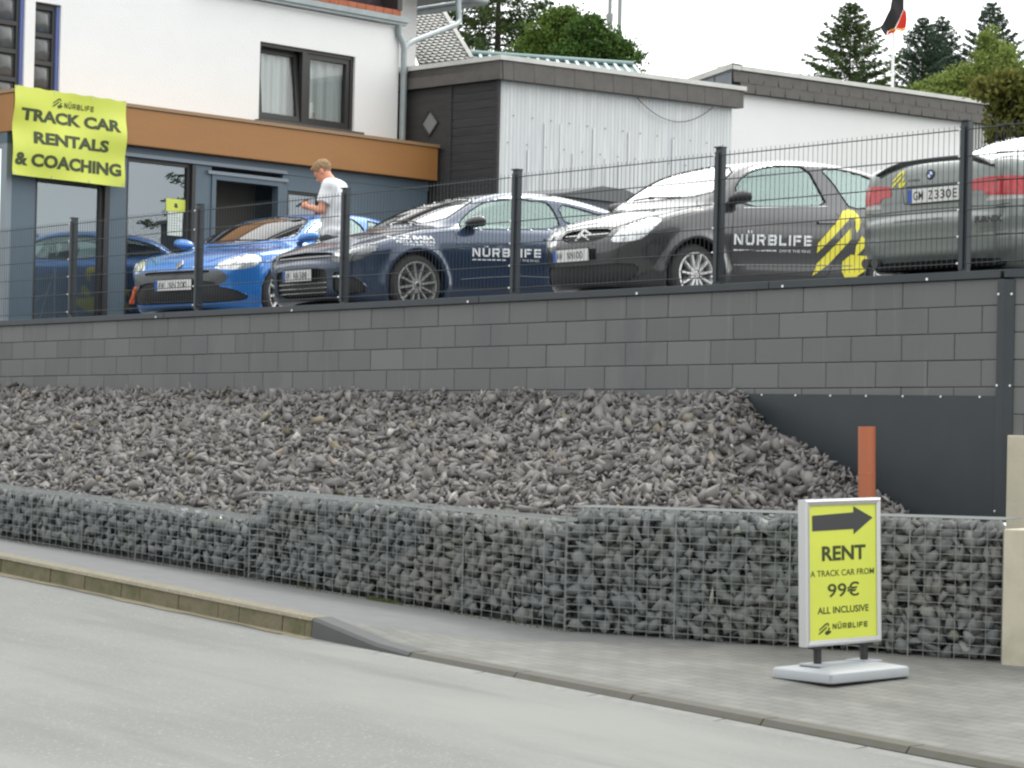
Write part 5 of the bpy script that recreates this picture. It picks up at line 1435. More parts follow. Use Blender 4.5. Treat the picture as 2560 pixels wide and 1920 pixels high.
for k in (0, 1):
    z = .655 + .045 * k; m_ = MB(); p = on_front(0, z, .012); xx = p.x - .012
    m_.add([(xx, .095, z - .02), (xx, .095, z), (xx, 0, z + .05), (xx, -.095, z), (xx, -.095, z - .02), (xx, 0, z + .026)], [(0, 1, 2, 5), (5, 2, 3, 4)]); m_.add([(xx + .01, .095, z - .02), (xx + .01, .095, z), (xx + .01, 0, z + .05), (xx + .01, -.095, z), (xx + .01, -.095, z - .02), (xx + .01, 0, z + .026)], [(5, 2, 1, 0), (4, 3, 2, 5)]); m_.build('emblem', CHROME, car)
line(lambda a, b_: on_side(a, b_, -1, .003), [(2.29, .80), (2.52, .805)], .016, 'door_handle', C2['paint'])
line(lambda a, b_: on_side(a, b_, -1, .002), [(1.2, .385), (2.0, .392), (2.77, .395)], .006, 'side_moulding', mat('grey_moulding', (.2, .2, .2), .4))
line(lambda a, b_: on_side(a, b_, -1, .001), [(1.36, .925), (1.9, .945), (2.48, .968)], .005, 'window_trim', CHROME)
q = MB(); q.tube([(.92, -.42, 1.035), (.86, -.05, 1.055), (.90, .25, 1.05)], .009, 6); q.lathe([(0, .03), (.03, .02), (.03, 0)], (.86, -.05, 1.04), 'z', 10); q.build('wiper', BLACK, car)

lamp_inner(car, on_front, [(.52, .70, .05), (.62, .755, .036)], RIMB)
# ---- bright blue hatchback
CL = dict(name='bright_blue_hatchback', label='bright blue hatchback with grey front bumper nearest the shop windows', frame=cframe((-3.89, 27.54, 2.672), 1.0) @ Matrix.Scale(1.06, 4),
    L=3.98, W=.90, H=1.30, paint=paint('bright_blue_paint', (.02, .19, .60)), belt=.86, cab0=.85, cab1=3.7, seat=2.05, smid=2.2, trk=.855,
    low=[(.05, .16), (.02, .22), (-.01, .30), (.0, .46), (.03, .54), (.08, .60), (.17, .69), (.35, .765), (.65, .82), (1.0, .865), (1.3, .88), (3.4, .90), (3.8, .86), (3.95, .65), (3.97, .4), (3.9, .22), (3.5, .16), (2.2, .15), (.35, .145)],
    cab=[(.84, .8), (.98, .87), (1.4, 1.06), (1.8, 1.215), (2.15, 1.275), (2.6, 1.285), (3.1, 1.255), (3.5, 1.16), (3.8, .9), (3.8, .75), (.84, .75)],
    plan=[(0, 0), (0, .36), (.04, .56), (.13, .71), (.30, .82), (.6, .885), (1.2, .895), (2.6, .895), (3.4, .885), (3.8, .8), (3.95, .5), (3.97, 0)],
    inset=[(.15, .06), (.28, .02), (.42, .02), (.55, .0), (.70, .0), (.78, .025), (.9, .07)], hw=((.88, .80), (1.26, .57)), hubs=(.80, 3.38), rw=.31, ra=.35, rim=.225, nsp=10, rimmat=RIMD, spw=.014, mirror=(1.25, .93, .80), mirmat=mat('mirror_cap_blue', (.02, .19, .58), .3, coat=1),
    kl=.07, crown=.05, flare=.03,
    gaps_side=[[(1.3, .84), (1.24, .5), (1.3, .25), (2.45, .25), (2.6, .5), (2.62, .86)]], gaps_front=[], gaps_top=[[(.14, .36), (.32, .6), (.95, .74)]])
greyb = mat('grey_bumper_paint', (.075, .08, .085), .4, coat=.4)
CL['feats'] = [
    dict(name='windscreen', proj='front', poly=mir([(.0, .90), (.68, .925), (.62, 1.05), (.50, 1.19), (.0, 1.235)]), cond=SCRN(.88, 2.1), mat=SCREEN, off=.004, trim=.006, rnd=1),
    dict(name='side_window', proj='side', poly=[(1.40, .89), (1.42, .98), (1.65, 1.10), (1.9, 1.175), (2.2, 1.20), (2.55, 1.20), (2.6, .90)], cond=SIDE(.8), mat=CARGLASS, off=.006, trim=.006, rnd=1, sides=True),
    dict(name='side_window', proj='side', poly=[(2.68, 1.20), (3.0, 1.17), (3.35, 1.08), (3.4, .98), (2.72, .92)], cond=SIDE(.8), mat=CARGLASS, off=.006, trim=.006, rnd=1, sides=True),
    dict(name='rear_window', proj='top', poly=[(3.25, -.5), (3.25, .5), (3.75, .58), (3.75, -.58)], cond=REARW(3.1), mat=CARGLASS, off=.004, rnd=1),
    dict(name='headlight', proj='diag', poly=[(.56, .58), (.62, .62), (.8, .69), (1.09, .74), (1.25, .735), (1.33, .69), (1.29, .625), (1.17, .585), (.87, .555)], cond=CORN(.85), mat=LENSW, off=.004, sides=True),
    dict(name='upper_grille', proj='front', poly=mir([(0, .525), (.42, .525), (.46, .545), (.44, .565), (0, .565)]), cond=FRONT(.4), mat=GRILLE, off=.02, rnd=1),
    dict(name='lower_grille', proj='front', poly=mir([(0, .215), (.60, .215), (.77, .235), (.79, .29), (.70, .355), (.56, .385), (.50, .45), (0, .46)]), cond=FRONT(.6, .08), mat=GRILLE, off=.02, rnd=1),
    dict(name='bumper_panel', proj='front', poly=mir([(0, .46), (.50, .45), (.53, .385), (.64, .44), (.66, .50), (.60, .555), (.47, .575), (0, .575)]), cond=FRONT(.5, .08), mat=greyb, off=-.002, rnd=1)]
car, body, on_side, on_front, on_top, line = make_car(CL)
plate(car, on_front, 0, .415, [('AW', .10, .28), ('NN', .40, .58), ('200', .62, .88)], s=.0)
m_ = MB(); p = on_front(0, .635, .0); m_.prism([(-.05, .0), (0, .075), (.05, 0), (0, -.075)], -.012, 0); m_.build('emblem', CHROME, car, Matrix.Translation((p.x - .004, 0, p.z)) @ Matrix.Rotation(-math.pi / 2, 4, 'Z') @ Matrix.Rotation(R(-50), 4, 'X'), bevel=.004)
m_ = MB(); m_.bar((-.02, .52, .41), (-.03, .57, .27), .05, .03); m_.bar((-.03, .57, .27), (-.025, .58, .23), .055, .03); m_.build('tow_strap', mat('orange_strap', srgb(210, 90, 50), .7, noise=[(20, srgb(220, 130, 60), .45, .6)]), car, bevel=.006)
for sg in (1,): decal(car, lambda a, b_, o_: on_side(a, b_, sg, o_), MARK_GEO, YELLOW, 2.9, 2.1, .2, .80, 'logo')
q = MB(); q.tube([(1.02, -.5, .915), (.98, -.05, .935), (1.02, .35, .925)], .009, 6); q.lathe([(0, .03), (.025, .02), (.03, 0)], (.98, -.12, .92), 'z', 10); q.build('wiper', BLACK, car)
decal(car, on_side, text_geo('KLASEN', .03), WHITEVINYL, .52, .78, .64, .665)

lamp_inner(car, on_front, [(.58, .62, .04), (.69, .655, .036)], RIMB)
# ---- silver grey coupe seen from behind
BM = dict(name='silver_coupe', label='silver grey coupe with red tail lights, parked rear to the fence at the right', frame=cframe((3.2156, 18.5747, 2.721), .69),
    L=4.58, W=.90, H=1.38, paint=paint('grey_green_silver_paint', (.19, .215, .205), .3, .3), belt=.98, cab0=.72, cab1=3.45, seat=2.2, smid=2.1, trk=.85,
    low=[(.07, .18), (.01, .22), (-.035, .26), (-.04, .285), (.0, .335), (-.01, .38), (-.025, .46), (-.03, .545), (-.015, .575), (.045, .60), (.052, .63), (.055, .70), (.06, .86), (.08, .965), (.14, 1.015), (.4, 1.03), (.8, 1.02), (1.3, .99), (2.5, .97), (3.4, .95), (4.0, .84), (4.4, .72), (4.55, .58), (4.57, .4), (4.5, .22), (4.1, .17), (2.3, .16), (.5, .165)],
    cab=[(.60, .95), (.72, 1.02), (1.1, 1.17), (1.5, 1.305), (1.9, 1.365), (2.3, 1.372), (2.7, 1.325), (3.1, 1.18), (3.5, .98), (3.5, .85), (.6, .85)],
    plan=[(0, 0), (0, .50), (.03, .66), (.12, .79), (.32, .865), (.8, .89), (2.4, .89), (3.6, .87), (4.25, .78), (4.5, .55), (4.58, 0)],
    inset=[(.15, .10), (.26, .03), (.34, .0), (.40, .018), (.56, .0), (.60, .0), (.64, .02), (.74, .02), (.86, .035), (.95, .06), (1.05, .10)], hw=((.97, .76), (1.35, .54)), hubs=(1.06, 3.8), rw=.315, ra=.35, rim=.235, nsp=10, rimmat=RIMD, spw=.014, mirror=(3.05, 1.0, .76), mirmat=mat('mirror_cap_silver', (.19, .215, .205), .3, coat=1),
    kl=.06, crown=.05, flare=.02, kj=.03,
    gaps_side=[[(1.7, .93), (1.6, .5), (1.75, .3), (3.0, .3), (3.1, .9)]], gaps_front=[[(-.72, .635), (-.60, .625), (-.40, .632), (0, .636), (.40, .632), (.60, .625), (.72, .635)]], gaps_top=[[(.12, .56), (.30, .62), (.72, .62)]])
BM['feats'] = [
    dict(name='rear_window', proj='front', poly=mir([(.0, 1.075), (.60, 1.075), (.56, 1.16), (.47, 1.29), (.0, 1.32)]), cond=SCRN(.62, 1.9), mat=SCREEN, off=.004, rnd=1),
    dict(name='side_window', proj='side', poly=[(1.25, 1.10), (1.6, 1.24), (2.0, 1.29), (2.4, 1.28), (2.8, 1.18), (3.1, 1.02), (1.4, 1.01)], cond=SIDE(.95), mat=CARGLASS, off=.006, trim=.006, rnd=1, sides=True),
    dict(name='windscreen', proj='top', poly=[(2.65, -.5), (2.65, .5), (3.4, .58), (3.4, -.58)], cond=REARW(2.5), mat=CARGLASS, off=.004, rnd=1),
    dict(name='reversing_light', proj='front', poly=[(-.52, .665), (-.92, .675), (-.92, .705), (-.54, .70)], cond=FRONT(.6, .03), mat=CLEARL, off=.001, rnd=0),
    dict(name='reversing_light', proj='front', poly=[(.52, .665), (.92, .675), (.92, .705), (.54, .70)], cond=FRONT(.6, .03), mat=CLEARL, off=.001, rnd=0),
    dict(name='tail_light', proj='front', poly=[(-.36, .755), (-.37, .815), (-.42, .845), (-.66, .85), (-.85, .835), (-.93, .82), (-.93, .70), (-.52, .705), (-.50, .75)], cond=FRONT(.6, .03), mat=REDL, off=-.004, rnd=1),
    dict(name='tail_light', proj='front', poly=[(.42, .755), (.425, .815), (.46, .845), (.66, .85), (.85, .835), (.93, .82), (.93, .70), (.54, .705), (.52, .75)], cond=FRONT(.6, .03), mat=REDL, off=-.004, rnd=1),
    dict(name='rear_valance', proj='front', poly=mir([(0, .16), (.62, .16), (.68, .20), (.60, .235), (0, .235)]), cond=FRONT(.5, .02), mat=GRILLE, off=.01, rnd=1)]
car, body, on_side, on_front, on_top, line = make_car(BM)
plate(car, on_front, .03, .745, [('GM', .11, .30), ('Z', .40, .49), ('330', .52, .84), ('E', .87, .95)], s=.05, tilt=-2)
q = MB(); NS = 40
for i in range(NS + 1):
    y = -.58 + 1.16 * i / NS; e = (abs(y) / .58) ** 3.2; zt = 1.047 - .105 * e; hh = .058 * (1 - .75 * e)
    p = on_front(y, zt - .03, .0) or Vector((.1, y, zt))
    x0 = p.x - .012
    q.v += [(x0 + .014, y, zt - hh), (x0 - .004, y, zt - hh), (x0 - .018, y, zt - .012), (x0 - .014, y, zt), (x0 + .03, y, zt + .004), (x0 + .13, y, zt - .012), (x0 + .13, y, zt - .05)]
for i in range(NS):
    for k in range(7): q.f.append((i * 7 + k, i * 7 + (k + 1) % 7, (i + 1) * 7 + (k + 1) % 7, (i + 1) * 7 + k))
q.build('boot_spoiler', BLACK, car, smooth=True)
p = on_front(.03, .905, .0)
q = MB(); q.lathe([(0, -.008), (.030, -.007), (.041, -.004), (.042, 0)], (0, 0, 0), 'y', 28); eo = q.build('emblem', BLACK, car, Matrix.Translation((p.x - .002, .03, .905)) @ Matrix.Rotation(-math.pi / 2, 4, 'Z') @ Matrix.Rotation(R(-4), 4, 'X'), smooth=True)
q = MB()
for a0 in (0, math.pi): q.poly([(0, -.0092, 0)] + [(.026 * math.cos(a0 + k * math.pi / 12), -.0088, .026 * math.sin(a0 + k * math.pi / 12)) for k in range(7)])
q.build('emblem_white', WHITEVINYL, eo, fix=False)
q = MB()
for a0 in (math.pi / 2, 3 * math.pi / 2): q.poly([(0, -.0092, 0)] + [(.026 * math.cos(a0 + k * math.pi / 12), -.0088, .026 * math.sin(a0 + k * math.pi / 12)) for k in range(7)])
q.build('emblem_blue', PLATEB, eo, fix=False)
fr_decal = lambda a, b_, o_: on_front(-a, b_, o_)
decal(car, fr_decal, MARK_GEO, YELLOW, -.42, -.28, .82, .955, 'logo')
decal(car, fr_decal, text_geo('330d', .01), mat('grey_badge', (.09, .10, .10), .4), -.26, -.14, .862, .882)
STK = mat('dark_sticker', (.06, .06, .062), .6); STL = mat('sticker_print', (.16, .17, .165), .6)
decal(car, fr_decal, text_geo('FURNIX', .05), STK, .45, .68, .50, .55); rect_decal(car, fr_decal, STL, .45, .68, .485, .49, 'sticker_line', 4); decal(car, fr_decal, text_geo('AUTOTEILE', .0), STL, .48, .66, .455, .47); decal(car, fr_decal, text_geo('FAHRZEUGTECHNIK', .0), STL, .46, .68, .43, .442)
decal(car, fr_decal, text_geo('NURBURGRING EIFEL', .0), STL, -.36, .14, .545, .562)
line(lambda a, b_: on_front(a, b_, -.004), [(-.29, .69), (.29, .69), (.31, .81), (.26, .825), (-.26, .825), (-.31, .81)], .006, 'plate_recess', SEAM, closed=True)
q = MB(); q.tube([(.0, .66, .24), (.3, .66, .24)], .038, 14); q.tube([(.0, .56, .24), (.3, .56, .24)], .038, 14); q.build('exhaust', DISC, car)

# ================================================================== TREES, FLAG, MASTS
def foliage_mat(name, lo, mid, hi):
    m = mat(name, mid, .8, tint=[(0, lo), (.5, mid), (1, hi)], spec=.2)
    b = m.node_tree.nodes['Principled BSDF']; n, l = m.node_tree.nodes, m.node_tree.links
    tr = n.new('ShaderNodeBsdfTranslucent'); mx = n.new('ShaderNodeMixShader'); mx.inputs['Fac'].default_value = .3
    src = b.inputs['Base Color'].links[0].from_socket
    l.new(src, tr.inputs['Color']); o = n['Material Output']; l.new(b.outputs['BSDF'], mx.inputs[1]); l.new(tr.outputs['BSDF'], mx.inputs[2]); l.new(mx.outputs['Shader'], o.inputs['Surface'])
    return m
NEEDLE = foliage_mat('spruce_needles', (.035, .062, .022), (.068, .105, .038), (.12, .16, .055))
NEEDLB = foliage_mat('blue_spruce_needles', (.035, .062, .045), (.068, .105, .072), (.11, .15, .10))
LEAF = foliage_mat('dark_leaves', (.035, .075, .016), (.065, .125, .028), (.11, .19, .045))
LEAFL = foliage_mat('light_leaves', (.055, .10, .018), (.10, .16, .03), (.16, .23, .055))
LEAFY = foliage_mat('yellow_green_leaves', (.11, .16, .035), (.19, .25, .06), (.30, .36, .12))
LEAFB = foliage_mat('brownish_green_leaves', (.075, .085, .016), (.13, .135, .03), (.20, .20, .055))
BARK = mat('bark', (.055, .045, .038), .95, noise=[(8, (.09, .078, .065), .45, .7, (1, 1, .3))], bump=(20, .5, .02))

def cards(name, C_, U_, V_, T_, m, parent):
    """one small quad per leaf cluster: centre, two half-axes, tint"""
    n_ = len(C_); V = np.stack([C_ - U_ - V_ * .3, C_ + U_ * .2 - V_, C_ + U_ + V_ * .2, C_ - U_ * .1 + V_], 1).reshape(-1, 3)
    me = new_mesh(name, V, np.arange(4 * n_, dtype=np.int32).reshape(-1, 4))
    if len(me.polygons) == n_:
        at = me.attributes.new('tint', 'FLOAT', 'FACE'); at.data.foreach_set('value', np.clip(T_, 0, 1).astype(np.float32))
    return link(name, me, m, parent)
def unit(a): return a / (np.linalg.norm(a, axis=-1, keepdims=True) + 1e-9)

def spruce(label, base, h, rad, seed, m, z0=.12, tier=.24, droop=.35, dens=1., group='spruces beyond the buildings', open_=0., lean=0):
    rg = np.random.RandomState(seed); t = thing('spruce_tree', label, 'tree', Matrix.Translation(base), group)
    tk = MB(); k = 12
    tk.tube([(lean * (i / k) ** 2, 0, h * i / k) for i in range(k + 1)], [max(.012, .018 * h * (1 - i / k) ** 1.1) for i in range(k + 1)], 8)
    C_, U_, V_, T_ = [], [], [], []
    z = h * z0
    while z < h - .05:
        f = (h - z) / h
        nb = int(rg.randint(5, 8)); a0 = rg.uniform(0, 6.28)
        for b_ in range(nb):
            if rg.uniform() < open_ * .6: continue
            a = a0 + 6.283 * b_ / nb + rg.uniform(-.35, .35); L_ = rad * (f ** .85) * rg.uniform(.62, 1.12) + .06
            dr = droop * rg.uniform(.7, 1.3) * (.45 + .8 * f); up = .30 * (1 - f)
            pts = []
            for q in np.linspace(0, 1, 7): pts.append((lean * (z / h) ** 2 + math.cos(a) * L_ * q, math.sin(a) * L_ * q, z + L_ * (up * q - dr * q ** 1.3 + .22 * q ** 3)))
            if L_ > .25: tk.tube(pts, [max(.004, .012 * L_ * (1 - q)) for q in np.linspace(0, 1, 7)], 4, False)
            n_ = int(max(6, L_ * 62 * dens)); q = rg.uniform(.12, 1.03, n_) ** .8
            px_, py_, pz_ = (np.interp(q, np.linspace(0, 1, 7), [p[i] for p in pts]) for i in range(3))
            sp = .16 * L_ * (1.12 - q) + .03
            off = rg.normal(0, 1, (n_, 3)) * np.stack([sp * .55, sp * .55, sp * .18], 1)
            c = np.stack([px_, py_, pz_], 1) + off; c[:, 2] -= np.abs(rg.normal(0, .05, n_)) * (1 + open_ * 3)
            d = unit(np.array([math.cos(a), math.sin(a), -.25 - open_ * .8]) + rg.normal(0, .45, (n_, 3)))
            s_ = unit(np.cross(d, rg.normal(0, 1, (n_, 3))))
            ln = rg.uniform(.04, .085, n_) * (1 + open_ * .5); C_.append(c); U_.append(d * ln[:, None]); V_.append(s_ * (ln * rg.uniform(.22, .42, n_))[:, None])
            T_.append(np.clip(.5 + .22 * rg.normal(size=n_) + rg.normal(0, .10), 0, 1))
        z += tier * rg.uniform(.75, 1.25) * (.55 + .6 * f)
    tk.build('trunk', BARK, t, smooth=True, fix=False)
    cards('crown', np.concatenate(C_), np.concatenate(U_), np.concatenate(V_), np.concatenate(T_), m, t)
    return t

def leafy(label, name, base, lobes, seed, m, size=(.05, .10), dens=1., group=None, trunk=True, cat='tree'):
    """lobes: (x, y, z, rx, ry, rz) from the base"""
    rg = np.random.RandomState(seed); t = thing(name, label, cat, Matrix.Translation(base), group)
    C_, U_, V_, T_ = [], [], [], []
    tk = MB()
    for lx, ly, lz, rx, ry, rz_ in lobes:
        if trunk: tk.tube([(0, 0, 0), (lx * .3, ly * .3, lz * .45), (lx * .8, ly * .8, lz * .85), (lx, ly, lz)], [.05 * (lz ** .5) + .02, .04 * lz ** .5, .03, .01], 6, False)
        ncl = int(26 * dens * (rx * ry * rz_) ** (.55) / .5) + 8
        d = unit(rg.normal(size=(ncl, 3))); r_ = rg.uniform(.35, 1.02, ncl) ** .6
        cc = np.array([lx, ly, lz]) + d * r_[:, None] * np.array([rx, ry, rz_])
        for c in cc:
            if trunk and rg.uniform() < .25: tk.tube([(lx * .6, ly * .6, lz * .75), tuple(c)], [.02, .005], 4, False)
            n_ = int(rg.randint(34, 70)); cr_ = rg.uniform(.16, .34) * (rx * ry * rz_) ** (1 / 3) + .05
            p = c + rg.normal(0, 1, (n_, 3)) * cr_ * np.array([.62, .62, .42]); dd = unit(rg.normal(0, 1, (n_, 3)) + np.array([0, 0, .5])); ss = unit(np.cross(dd, rg.normal(0, 1, (n_, 3))))
            ln = rg.uniform(*size, n_); C_.append(p); U_.append(dd * ln[:, None]); V_.append(ss * (ln * .7)[:, None]); T_.append(np.clip(.5 + rg.normal(0, .16) + .14 * rg.normal(size=n_), 0, 1))
    if trunk: tk.build('trunk', BARK, t, smooth=True, fix=False)
    cards('crown', np.concatenate(C_), np.concatenate(U_), np.concatenate(V_), np.concatenate(T_), m, t)
    return t
spruce('tall open spruce with hanging twigs behind the pale slate roof', (-.62, 68, 4.2), 13.5, 4.6, 3, NEEDLE, .30, .34, .46, 2.2, open_=.35)
leafy('bright green leafy tree between the tall spruce and the rounder dark tree', 'leafy_tree', (.95, 66, 4.45), [(-.25, 0, 7.75, .62, .6, .5), (.25, .1, 8.2, .55, .5, .42), (-.75, -.1, 7.15, .6, .6, .5), (.45, 0, 7.5, .6, .6, .5), (0, 0, 6.8, 1.0, .8, .6)], 4, LEAFL, size=(.03, .065), dens=2.6, group='leafy trees behind the shed')
leafy('rounder dark green leafy tree to the right over the green metal roof', 'leafy_tree', (2.2, 64, 4.4), [(.15, 0, 7.35, .62, .6, .34), (-.4, 0, 7.75, .50, .5, .36), (.55, .1, 7.0, .52, .5, .40), (-.6, .1, 7.0, .6, .6, .5), (.45, 0, 6.4, .65, .6, .45), (-.2, 0, 6.5, .8, .6, .5)], 5, LEAF, size=(.03, .065), dens=2.7, group='leafy trees behind the shed')
leafy('small yellowish shrub peeping over the right end of the shed roof', 'shrub', (3.35, 56, 6.2), [(0, 0, 2.9, .42, .4, .32)], 6, LEAFY, dens=1.2, trunk=True, cat='shrub')
leafy('pale bush showing left of the white hall over its sloping zinc roof', 'shrub', (4.55, 60, 6.5), [(-.15, 0, 3.25, .3, .3, .25), (.22, 0, 3.2, .28, .3, .2)], 7, LEAFY, size=(.03, .06), dens=1., cat='shrub')
spruce('broad dark spruce left of the flagpole behind the white hall', (11.05, 80, 4.0), 11.95, 6.3, 11, NEEDLE, .45, .26, .34, 2.2)
spruce('spruce with a double tip just right of the flagpole', (14.3, 85, 4.0), 12.3, 5.8, 12, NEEDLB, .45, .27, .28, 2.1)
spruce('slimmer spruce crowded against the one right of the flagpole', (15.25, 86.5, 4.0), 12.6, 5.2, 13, NEEDLB, .45, .27, .28, 2.)
spruce('rightmost tall spruce rising above the yellow green bushes', (16.75, 85, 4.0), 12.95, 5.6, 14, NEEDLB, .45, .27, .30, 2.1)
leafy('pale yellow green tree in front of the rightmost spruce', 'leafy_tree', (13.6, 70, 4.1), [(-1.3, 0, 7.35, .75, .7, .45), (-.5, 0, 7.7, .8, .7, .5), (.3, 0, 8.1, .7, .7, .75), (.25, .2, 8.9, .35, .4, .5), (.9, 0, 7.5, .9, .8, .7), (-.9, -.2, 6.9, 1.2, .8, .5)], 15, LEAFY, size=(.03, .07), dens=2.)
leafy('brownish green bush overhanging the right end of the white hall', 'leafy_tree', (8.75, 42.6, 3.6), [(-.1, 0, 4.15, .62, .6, .24), (.25, 0, 4.0, .7, .6, .42), (.35, -.1, 3.5, .6, .6, .35), (.0, -.1, 3.3, .45, .5, .18), (.6, 0, 3.2, .6, .5, .3)], 16, LEAFB, size=(.03, .07), dens=2.2)
leafy('dark fir crown at the right photo edge above the brownish bush', 'leafy_tree', (10.6, 50, 3.6), [(.05, 0, 5.2, .3, .4, .35), (.15, 0, 4.7, .4, .4, .4)], 17, NEEDLE, dens=1.5)

fp = thing('flagpole', 'white flagpole carrying the black red and gold flag behind the white hall', 'flagpole', Matrix.Translation((9.66, 62, 4.0)))
q = MB(); q.tube([(0, 0, 0), (.02, 0, 9.9)], [.055, .036], 10); q.build('pole', mat('white_pole', (.8, .8, .8), .4), fp, smooth=True)
fl = thing('flag', 'limp black red and gold flag hanging from the white flagpole', 'flag', Matrix.Translation((9.68, 61.9, 12.72)))
FM = [mat('flag_black', (.022, .021, .024), .85), mat('flag_red', (.62, .030, .012), .8), mat('flag_gold', (.78, .46, .03), .8)]
FLAG = [('black_stripe', 0, [(-.03, .55), (.20, .55), (.235, .12), (.235, -.22), (.13, -.48), (.02, -.72), (-.16, -.80), (-.22, -.96), (-.30, -.85), (-.36, -.72), (-.25, -.52), (-.13, -.25), (-.07, .1)]),
        ('red_stripe', 1, [(.24, -.22), (.29, -.30), (.31, -.50), (.30, -.70), (.20, -.745), (.03, -.725), (.135, -.48)]),
        ('gold_stripe', 2, [(.30, -.705), (.28, -.78), (.18, -.80), (.05, -.77), (-.10, -.78), (-.08, -.735), (.02, -.728), (.20, -.75)]),
        ('red_stripe', 1, [(-.10, -.785), (.05, -.775), (.02, -.82), (-.08, -.86), (-.21, -.955), (-.155, -.81)])]
for nm, k, pts in FLAG:                               # a limp sheet, folded back on itself at the foot
    bm = bmesh.new(); bm.faces.new([bm.verts.new((x, 0, z)) for x, z in pts]); bmesh.ops.triangulate(bm, faces=bm.faces)
    for _ in range(3): bmesh.ops.subdivide_edges(bm, edges=[e for e in bm.edges if e.calc_length() > .09], cuts=1); bmesh.ops.triangulate(bm, faces=bm.faces)
    for v_ in bm.verts: x, z = v_.co.x, v_.co.z; v_.co.y = .05 * math.sin(x * 17 + z * 4) + .05 * math.sin(z * 6 + x * 5) - (.05 if k == 1 and z < -.75 else 0)
    me = D.meshes.new(nm); bm.to_mesh(me); bm.free(); me.polygons.foreach_set('use_smooth', np.ones(len(me.polygons), dtype=bool)); link(nm, me, FM[k], fl)
for (x, y, z1, r_, lb) in ((3.37, 90, 22, .07, 'thin lattice aerial mast left of the smooth pole above the dark tree'), (3.66, 88, 22, .075, 'smooth grey pole right of the thin aerial mast above the dark tree')):
    t = thing('mast', lb, 'mast', Matrix.Translation((x, y, 4.0)), 'two poles above the trees')
    q = MB(); q.tube([(0, 0, 0), (0, 0, z1 - 4)], [r_ * 1.3, r_], 10); q.build('pole', mat('grey_pole', srgb(150, 152, 156), .5) if r_ < .072 else D.materials['grey_pole'], t, smooth=True)
    if r_ < .072:
        q = MB()
        for i in range(36): z = 9 + i * .25; q.bar((.02, 0, z), (.20, 0, z), .02, .02)
        q.lathe([(.13, 12.85), (.13, 13.0)], (0, 0, 0), 'z', 12); q.lathe([(.10, 12.6), (.13, 12.85)], (0, 0, 0), 'z', 12); q.build('rungs', D.materials['grey_pole'], t)

spruce('spruce standing off to the right of the car park, mirrored in the shop window', (17.7, 29.4, 3.2), 9.0, 2.3, 31, NEEDLE, .08, .34, .40, .8, group=None)

# ================================================================== THE PERSON
pF = Vector((-.965, .262, 0)).normalized(); pL = Vector((0, 0, 1)).cross(pF)        # facing left in the picture, his left side to us
pbase = WF @ Vector((-9.67, 1.49, yardz(-9.67, 1.49) + .002))
man = thing('person', 'person with short fair hair in a white t-shirt looking down at a phone', 'person', frame(pbase, pF, pL))
def rcone(P, a, b_, r0, r1):
    a, b_ = np.array(a, float), np.array(b_, float); d = b_ - a; t = np.clip(((P - a) @ d) / (d @ d), 0, 1)
    return np.linalg.norm(P - (a + t[..., None] * d), axis=-1) - (r0 + (r1 - r0) * t)
def ell(P, c, r_):
    q = (P - np.array(c)) / np.array(r_); k0 = np.linalg.norm(q, axis=-1); k1 = np.linalg.norm(q / np.array(r_), axis=-1) + 1e-9
    return k0 * (k0 - 1) / k1
def rot_y(P, c, a):
    Q = P - np.array(c); ca, sa = math.cos(a), math.sin(a)
    return np.stack([Q[..., 0] * ca - Q[..., 2] * sa, Q[..., 1], Q[..., 0] * sa + Q[..., 2] * ca], -1)
def field(lo, hi, h):
    ax_ = [np.arange(a, b_, h) for a, b_ in zip(lo, hi)]
    return np.stack(np.meshgrid(*ax_, indexing='ij'), -1)
def extract(name, f, lo, h, m):
    V, F_ = surface_nets(f.astype(np.float32), lo, h)
    return link(name, new_mesh(name, V, F_, True), m, man)
HC, HT = (.105, 0, 1.625), R(38)                       # head centre, forward tilt
SH = 1.455
ARM = {s: ((-.035, s * .185, SH), (.035 if s > 0 else .06, s * .235, 1.185), (.235, s * .085, 1.235)) for s in (1, -1)}
HAND = {s: ((.235, s * .085, 1.235), (.295, s * .045, 1.255)) for s in (1, -1)}
def head_f(P):
    Q = rot_y(P, HC, HT)                                # upright head space: x forward, z up
    f = ell(Q, (-.008, 0, .035), (.098, .077, .088))
    f = smin(f, ell(Q, (.022, 0, -.045), (.066, .058, .075)), .035)
    f = smin(f, ell(Q, (.055, 0, -.088), (.030, .033, .024)), .02)                       # chin
    f = smin(f, rcone(Q, (.082, 0, .0), (.106, 0, -.036), .008, .013), .014)             # nose
    f = smin(f, ell(Q, (.078, 0, .022), (.020, .055, .012)), .016)                       # brow
    f = smin(f, ell(Q, (.084, 0, -.066), (.011, .024, .009)), .008)                      # lips
    for s in (1, -1):
        f = np.maximum(f, -ell(Q, (.094, s * .031, .002), (.012, .015, .010)))           # eye sockets
        f = smin(f, ell(Q, (.083, s * .031, .002), (.012, .013, .010)), .004)
        f = smin(f, np.maximum(ell(Q, (-.012, s * .080, -.012), (.024, .012, .036)), -ell(Q, (-.008, s * .094, -.010), (.012, .010, .022))), .006)
    return f
